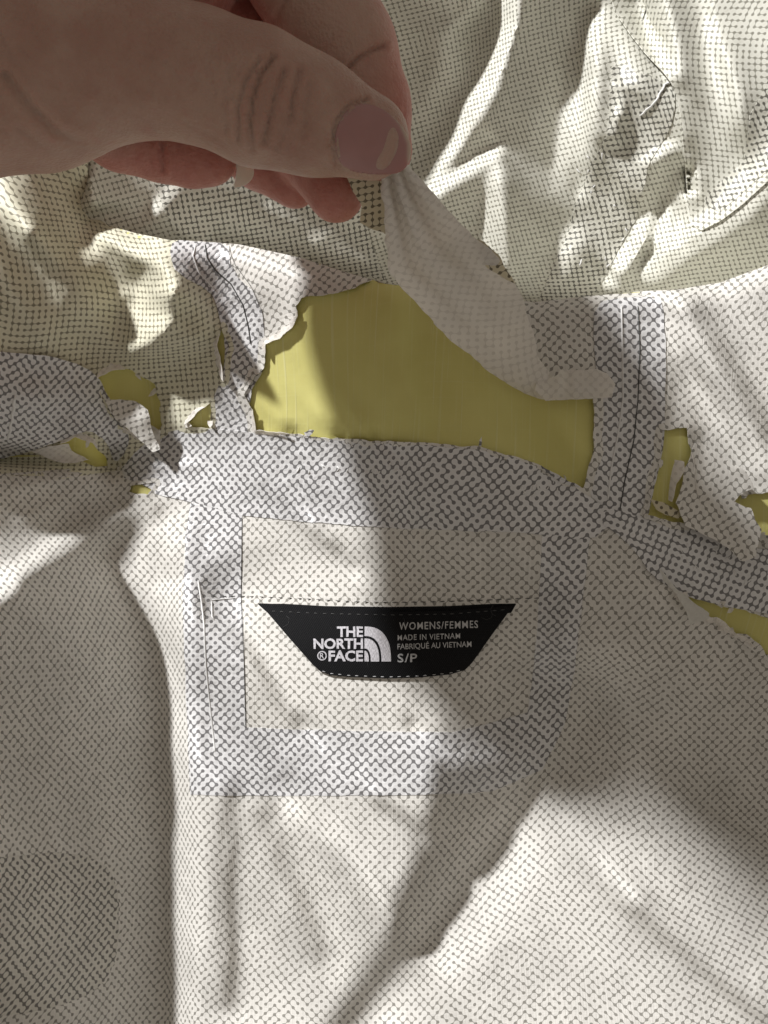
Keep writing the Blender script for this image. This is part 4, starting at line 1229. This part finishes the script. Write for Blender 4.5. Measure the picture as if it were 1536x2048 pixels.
def build_hand():
    S = Sdf((-16.5, 2.6, 1.5), (1.6, 16.5, 15.5), 0.065)
    palm = S.blank()
    # thumb with the ball of the thumb
    th = [(-140, 120, 7.7, 2.05), (60, 140, 7.35, 1.62), (270, 128, 7.25, 1.18), (400, 155, 7.25, 1.06), (520, 198, 7.3, 1.10), (620, 232, 7.1, 0.97), (740, 276, 6.75, 0.73)]
    tp = [PV(*q[:3]) for q in th]
    for i in range(len(tp) - 1):
        S.cone(palm, tp[i], tp[i + 1], th[i][3], th[i + 1][3], 0.25)
    # palm, heel and wrist
    S.cone(palm, PV(80, 20, 6.5), PV(330, -80, 5.4), 1.8, 1.5, 0.5)
    S.cone(palm, PV(120, 40, 5.6), PV(290, 40, 4.9), 1.3, 1.1, 0.5)
    S.cone(palm, PV(0, 0, 7.0), np.array([-8.3, 11.9, 9.6]), 2.0, 2.2, 0.7)
    S.cone(palm, np.array([-8.3, 11.9, 9.6]), np.array([-11.4, 16.0, 12.6]), 2.2, 2.6, 0.6)
    hand = palm
    def chain(pts, k=0.22, root=0.5):
        fgr = S.blank()
        ps = [PV(*q[:3]) for q in pts]
        for i in range(len(ps) - 1):
            S.cone(fgr, ps[i], ps[i + 1], pts[i][3], pts[i + 1][3], k)
        return fgr
    idx_ = chain([(420, -330, 5.6, 1.15), (600, -70, 5.6, 1.16), (688, 105, 5.35, 1.05), (735, 215, 5.15, 0.88), (762, 300, 5.2, 0.66)])
    mid_ = chain([(330, -120, 4.3, 1.05), (480, 60, 3.7, 1.0), (612, 285, 3.9, 0.84), (672, 385, 4.4, 0.62)])
    rin_ = chain([(250, -20, 4.2, 1.0), (390, 160, 3.2, 0.95), (520, 310, 3.0, 0.76), (588, 368, 3.2, 0.55)])
    pin_ = chain([(190, 235, 6.0, 0.70), (240, 266, 5.5, 0.70), (322, 288, 5.15, 0.70), (385, 309, 5.1, 0.63), (424, 320, 5.1, 0.50)])
    def smin(a, b, k):
        hh = np.clip(0.5 + 0.5 * (a - b) / k, 0, 1)
        return a * (1 - hh) + b * hh - k * hh * (1 - hh)
    def smin_at(a, b, k0, k1, px_c):
        # fingers melt into the palm near their roots only
        return smin(a, b, k0)
    for fg in (idx_, mid_, rin_, pin_):
        hand = smin(hand, fg, 0.10)
    V, Q = surface_nets(hand, S.lo, S.h)
    me = bpy.data.meshes.new("hand")
    # light Laplacian smoothing
    e = np.concatenate([Q[:, [0, 1]], Q[:, [1, 2]], Q[:, [2, 3]], Q[:, [3, 0]]])
    for it in range(6):
        acc = np.zeros_like(V); cnt = np.zeros(len(V))
        np.add.at(acc, e[:, 0], V[e[:, 1]]); np.add.at(acc, e[:, 1], V[e[:, 0]])
        np.add.at(cnt, e[:, 0], 1); np.add.at(cnt, e[:, 1], 1)
        V = V + 0.5 * (acc / np.maximum(cnt, 1)[:, None] - V)
    me.from_pydata((V * CM).tolist(), [], Q.tolist())
    me.polygons.foreach_set("use_smooth", [True] * len(Q))
    me.update()
    # skin creases: pressed along the normals where a crease runs over the joint
    N = np.zeros(len(V) * 3); me.vertices.foreach_get("normal", N); N = N.reshape(-1, 3)
    sc = F / (D - V[:, 2])
    px, py = 768 + V[:, 0] * sc, 1024 - V[:, 1] * sc
    up = np.clip(N[:, 2] * 1.5 + 0.2, 0, 1)
    disp = np.zeros(len(V))
    def crease(pts, depth, w, zmin, zmax):
        d = seg_dist(px, py, pts)
        g = -np.exp(-(d / w) ** 2) + 0.35 * np.exp(-((d - 2.3 * w) / (1.3 * w)) ** 2)
        disp[:] += 1.5 * depth * g * up * ((V[:, 2] > zmin) & (V[:, 2] < zmax))
    T_ = 6.3
    rk = random.Random(21)
    for _ in range(26):
        cx, cy = rk.uniform(440, 640), rk.uniform(140, 300)
        ln_, an = rk.uniform(20, 60), rk.gauss(1.75, 0.25)
        crease([(cx, cy), (cx + ln_ * .5 * math.cos(an) + rk.uniform(-4, 4), cy + ln_ * .5 * math.sin(an)), (cx + ln_ * math.cos(an), cy + ln_ * math.sin(an))], rk.uniform(0.006, 0.014), 3.2, T_, 12)
    for _ in range(30):
        cx, cy = rk.uniform(-40, 420), rk.uniform(40, 300)
        ln_, an = rk.uniform(30, 90), rk.gauss(0.9, 0.35)
        crease([(cx, cy), (cx + ln_ * .5 * math.cos(an) + rk.uniform(-6, 6), cy + ln_ * .5 * math.sin(an)), (cx + ln_ * math.cos(an), cy + ln_ * math.sin(an))], rk.uniform(0.005, 0.012), 4.0, T_, 12)
    crease([(548, 112), (520, 150), (505, 200), (500, 260), (505, 300)], 0.055, 5, T_, 12)
    crease([(520, 118), (490, 160), (475, 215), (478, 280)], 0.035, 5, T_, 12)
    crease([(570, 140), (552, 190), (540, 240), (528, 285)], 0.045, 6, T_, 12)
    crease([(600, 140), (588, 190), (582, 240)], 0.035, 6, T_, 12)
    crease([(622, 170), (612, 220), (606, 270)], 0.02, 6, T_, 12)
    crease([(460, 130), (446, 190), (450, 260)], 0.018, 6, T_, 12)
    crease([(10, 150), (60, 215), (110, 262), (160, 286)], 0.06, 9, T_, 12)
    crease([(40, 260), (90, 300)], 0.03, 8, T_ - 1, 12)
    crease([(690, 142), (715, 118), (745, 100), (768, 92)], 0.06, 5, 4.4, 7.2)
    crease([(540, 50), (560, 20), (572, 0)], 0.03, 6, 4.4, 7.2)
    crease([(326, 282), (322, 305), (326, 342)], 0.06, 5, 3.8, 6.6)
    crease([(470, 40), (462, 70)], 0.04, 5, 2, 6.2)
    crease([(735, 198), (700, 207), (672, 240), (664, 290), (674, 330), (700, 350), (745, 356)], 0.035, 4, T_ - .6, 12)
    V = V + N * (disp + 0.012 * fbm(V[:, 0] * 1.3 + V[:, 2], V[:, 1] * 1.3, 4, 3))[:, None]
    me.vertices.foreach_set("co", (V * CM).ravel())
    me.update()
    pal = sstep(6.4, 5.6, V[:, 2]) * sstep(-9.5, -7.5, V[:, 0])
    ca = me.attributes.new("palmar", 'FLOAT', 'POINT')
    ca.data.foreach_set("value", pal.astype(np.float32))
    ob = link("hand", me, M['skin'], None)
    prop(ob, label="bare hand reaching in from the upper left, pinching a peeled strip of lining", category="hand")
    return ob, V, Q

hand, HV, HQ = build_hand()
hbvh = BVHTree.FromPolygons([tuple(v * CM) for v in HV], [tuple(q) for q in HQ])
CAMV = Vector((0, 0, D * CM))

def on_hand(px, py):
    d = (Vector(W(px, py, 0)) - CAMV).normalized()
    hit = hbvh.ray_cast(CAMV, d)
    return hit[0]

def nail(outline, tipline, tipw, m_bed, m_tip, zfall, dome_h, step=3.0):
    poly = smooth_poly(outline, 2)
    lp = resample(poly, step)
    bx = np.array(lp)
    X, Y = np.meshgrid(np.arange(bx[:, 0].min(), bx[:, 0].max(), step), np.arange(bx[:, 1].min(), bx[:, 1].max(), step))
    X, Y = X.ravel(), Y.ravel()
    k = (sdist(X, Y, lp) < -step * .5)
    verts = lp + list(zip(X[k].tolist(), Y[k].tolist()))
    n = len(lp)
    vo, eo, fo, _, _, _ = delaunay_2d_cdt([Vector(v) for v in verts], [(i, (i + 1) % n) for i in range(n)], [], 0, 1e-4)
    A = np.array([(v.x, v.y) for v in vo])
    zs = np.empty(len(A))
    for i, (x, y) in enumerate(A):
        p = on_hand(x, y)
        zs[i] = p.z / CM if p is not None else np.nan
    # fit a smooth curved plate
    ok = ~np.isnan(zs) & (zs > zfall)
    x0, y0 = A.mean(0)
    def basis(a):
        x, y = (a[:, 0] - x0) / 80, (a[:, 1] - y0) / 80
        return np.stack([np.ones_like(x), x, y, x * x, x * y, y * y], 1)
    co_, *_ = np.linalg.lstsq(basis(A[ok]), zs[ok], rcond=None)
    z = basis(A) @ co_ + dome_h
    fs = []
    for f in fo:
        c = A[list(f)].mean(0)
        if in_poly(np.array([c[0]]), np.array([c[1]]), lp)[0]:
            fs.append(tuple(f))
    me = bpy.data.meshes.new("fingernail")
    me.from_pydata([W(x, y, zz) for (x, y), zz in zip(A, z)], [], fs)
    me.materials.append(m_bed)
    td = seg_dist(A[:, 0], A[:, 1], tipline)
    fa = me.attributes.new("free_edge", 'FLOAT', 'POINT')
    fa.data.foreach_set("value", sstep(tipw + 5, tipw - 5, td).astype(np.float32))
    bm = bmesh.new(); bm.from_mesh(me)
    for f in bm.faces:
        if f.normal.z < 0:
            f.normal_flip()
        f.smooth = True
    bm.to_mesh(me); bm.free()
    o = bpy.data.objects.new("fingernail", me)
    COL.objects.link(o)
    o.parent = hand
    s = o.modifiers.new("thickness", 'SOLIDIFY'); s.thickness = 0.045 * CM; s.offset = -1
    return o
nail([(700, 212), (735, 205), (775, 222), (805, 252), (822, 285), (822, 318), (806, 344), (775, 350), (735, 348), (700, 342), (678, 325), (668, 290), (676, 245)],
     [(786, 214), (810, 243), (827, 285), (827, 322)], 12, M['nail'], M['nailtip'], 6.0, 0.035)
piece("fingernail", smooth_poly([(468, 316), (492, 318), (508, 333), (508, 352), (496, 369), (466, 379), (470, 362), (474, 344), (472, 328)], 2), M['nailtip'],
      zfun=lambda px, py: 5.15 - 0.004 * np.hypot(px - 440, py - 330), step=4, thick=0.05, parent=hand, edge_step=3)

def shade_sleeve():
    # unseen arm, added to shade hand and cloth: forearm, bent elbow, upper arm
    knots = [Vector((-9.6, 14.2, 11.2)), Vector((-12.3, 17.6, 13.6)), Vector((-14.9, 20.3, 16.2)), Vector((-15.4, 21.1, 19.6)), Vector((-15.9, 22.7, 24.5)), Vector((-16.7, 24.3, 30.0))]
    rad = [3.4, 3.2, 2.8, 2.6, 2.8, 3.1]
    path, rr_ = [], []
    for i in range(len(knots) - 1):
        p0, p1, p2, p3 = knots[max(i - 1, 0)], knots[i], knots[i + 1], knots[min(i + 2, len(knots) - 1)]
        for j in range(6):
            t = j / 6
            path.append(0.5 * (2 * p1 + (p2 - p0) * t + (2 * p0 - 5 * p1 + 4 * p2 - p3) * t * t + (3 * p1 - p0 - 3 * p2 + p3) * t ** 3))
            rr_.append(rad[i] * (1 - t) + rad[i + 1] * t)
    vs, fs = [], []
    n = 40
    for i, c in enumerate(path):
        d = (path[min(i + 1, len(path) - 1)] - path[max(i - 1, 0)]).normalized()
        s1 = d.cross(Vector((1, 0, 0))).normalized(); s2 = s1.cross(d)
        t = i / len(path)
        for k in range(n):
            an = 2 * math.pi * k / n
            r = rr_[i] + 0.14 * math.sin(27 * t + 2 * math.sin(an)) + 0.1 * math.sin(3 * an + 5 * t)
            vs.append(tuple((c + (s1 * math.cos(an) + s2 * math.sin(an)) * r) * CM))
    m_ = len(path) - 1
    for i in range(m_):
        for k in range(n):
            fs.append((i * n + k, i * n + (k + 1) % n, (i + 1) * n + (k + 1) % n, (i + 1) * n + k))
    me = bpy.data.meshes.new("sleeve")
    me.from_pydata(vs, [], fs)
    me.polygons.foreach_set("use_smooth", [True] * len(fs))
    link("sleeve", me, M['sleeve'], hand, 0.2)
shade_sleeve()

# ------------------------------------------------------------------ what the jacket lies on
def table():
    bm = bmesh.new()
    bmesh.ops.create_cube(bm, size=1.0)
    for v in bm.verts:
        v.co = (v.co.x * 0.9, v.co.y * 0.9, v.co.z * 0.03 - 0.125)
    bmesh.ops.bevel(bm, geom=bm.edges[:], offset=0.004, segments=2, affect='EDGES')
    me = bpy.data.meshes.new("tabletop")
    bm.to_mesh(me); bm.free()
    o = link("tabletop", me, M['table'], None)
    o['kind'] = 'structure'
table()
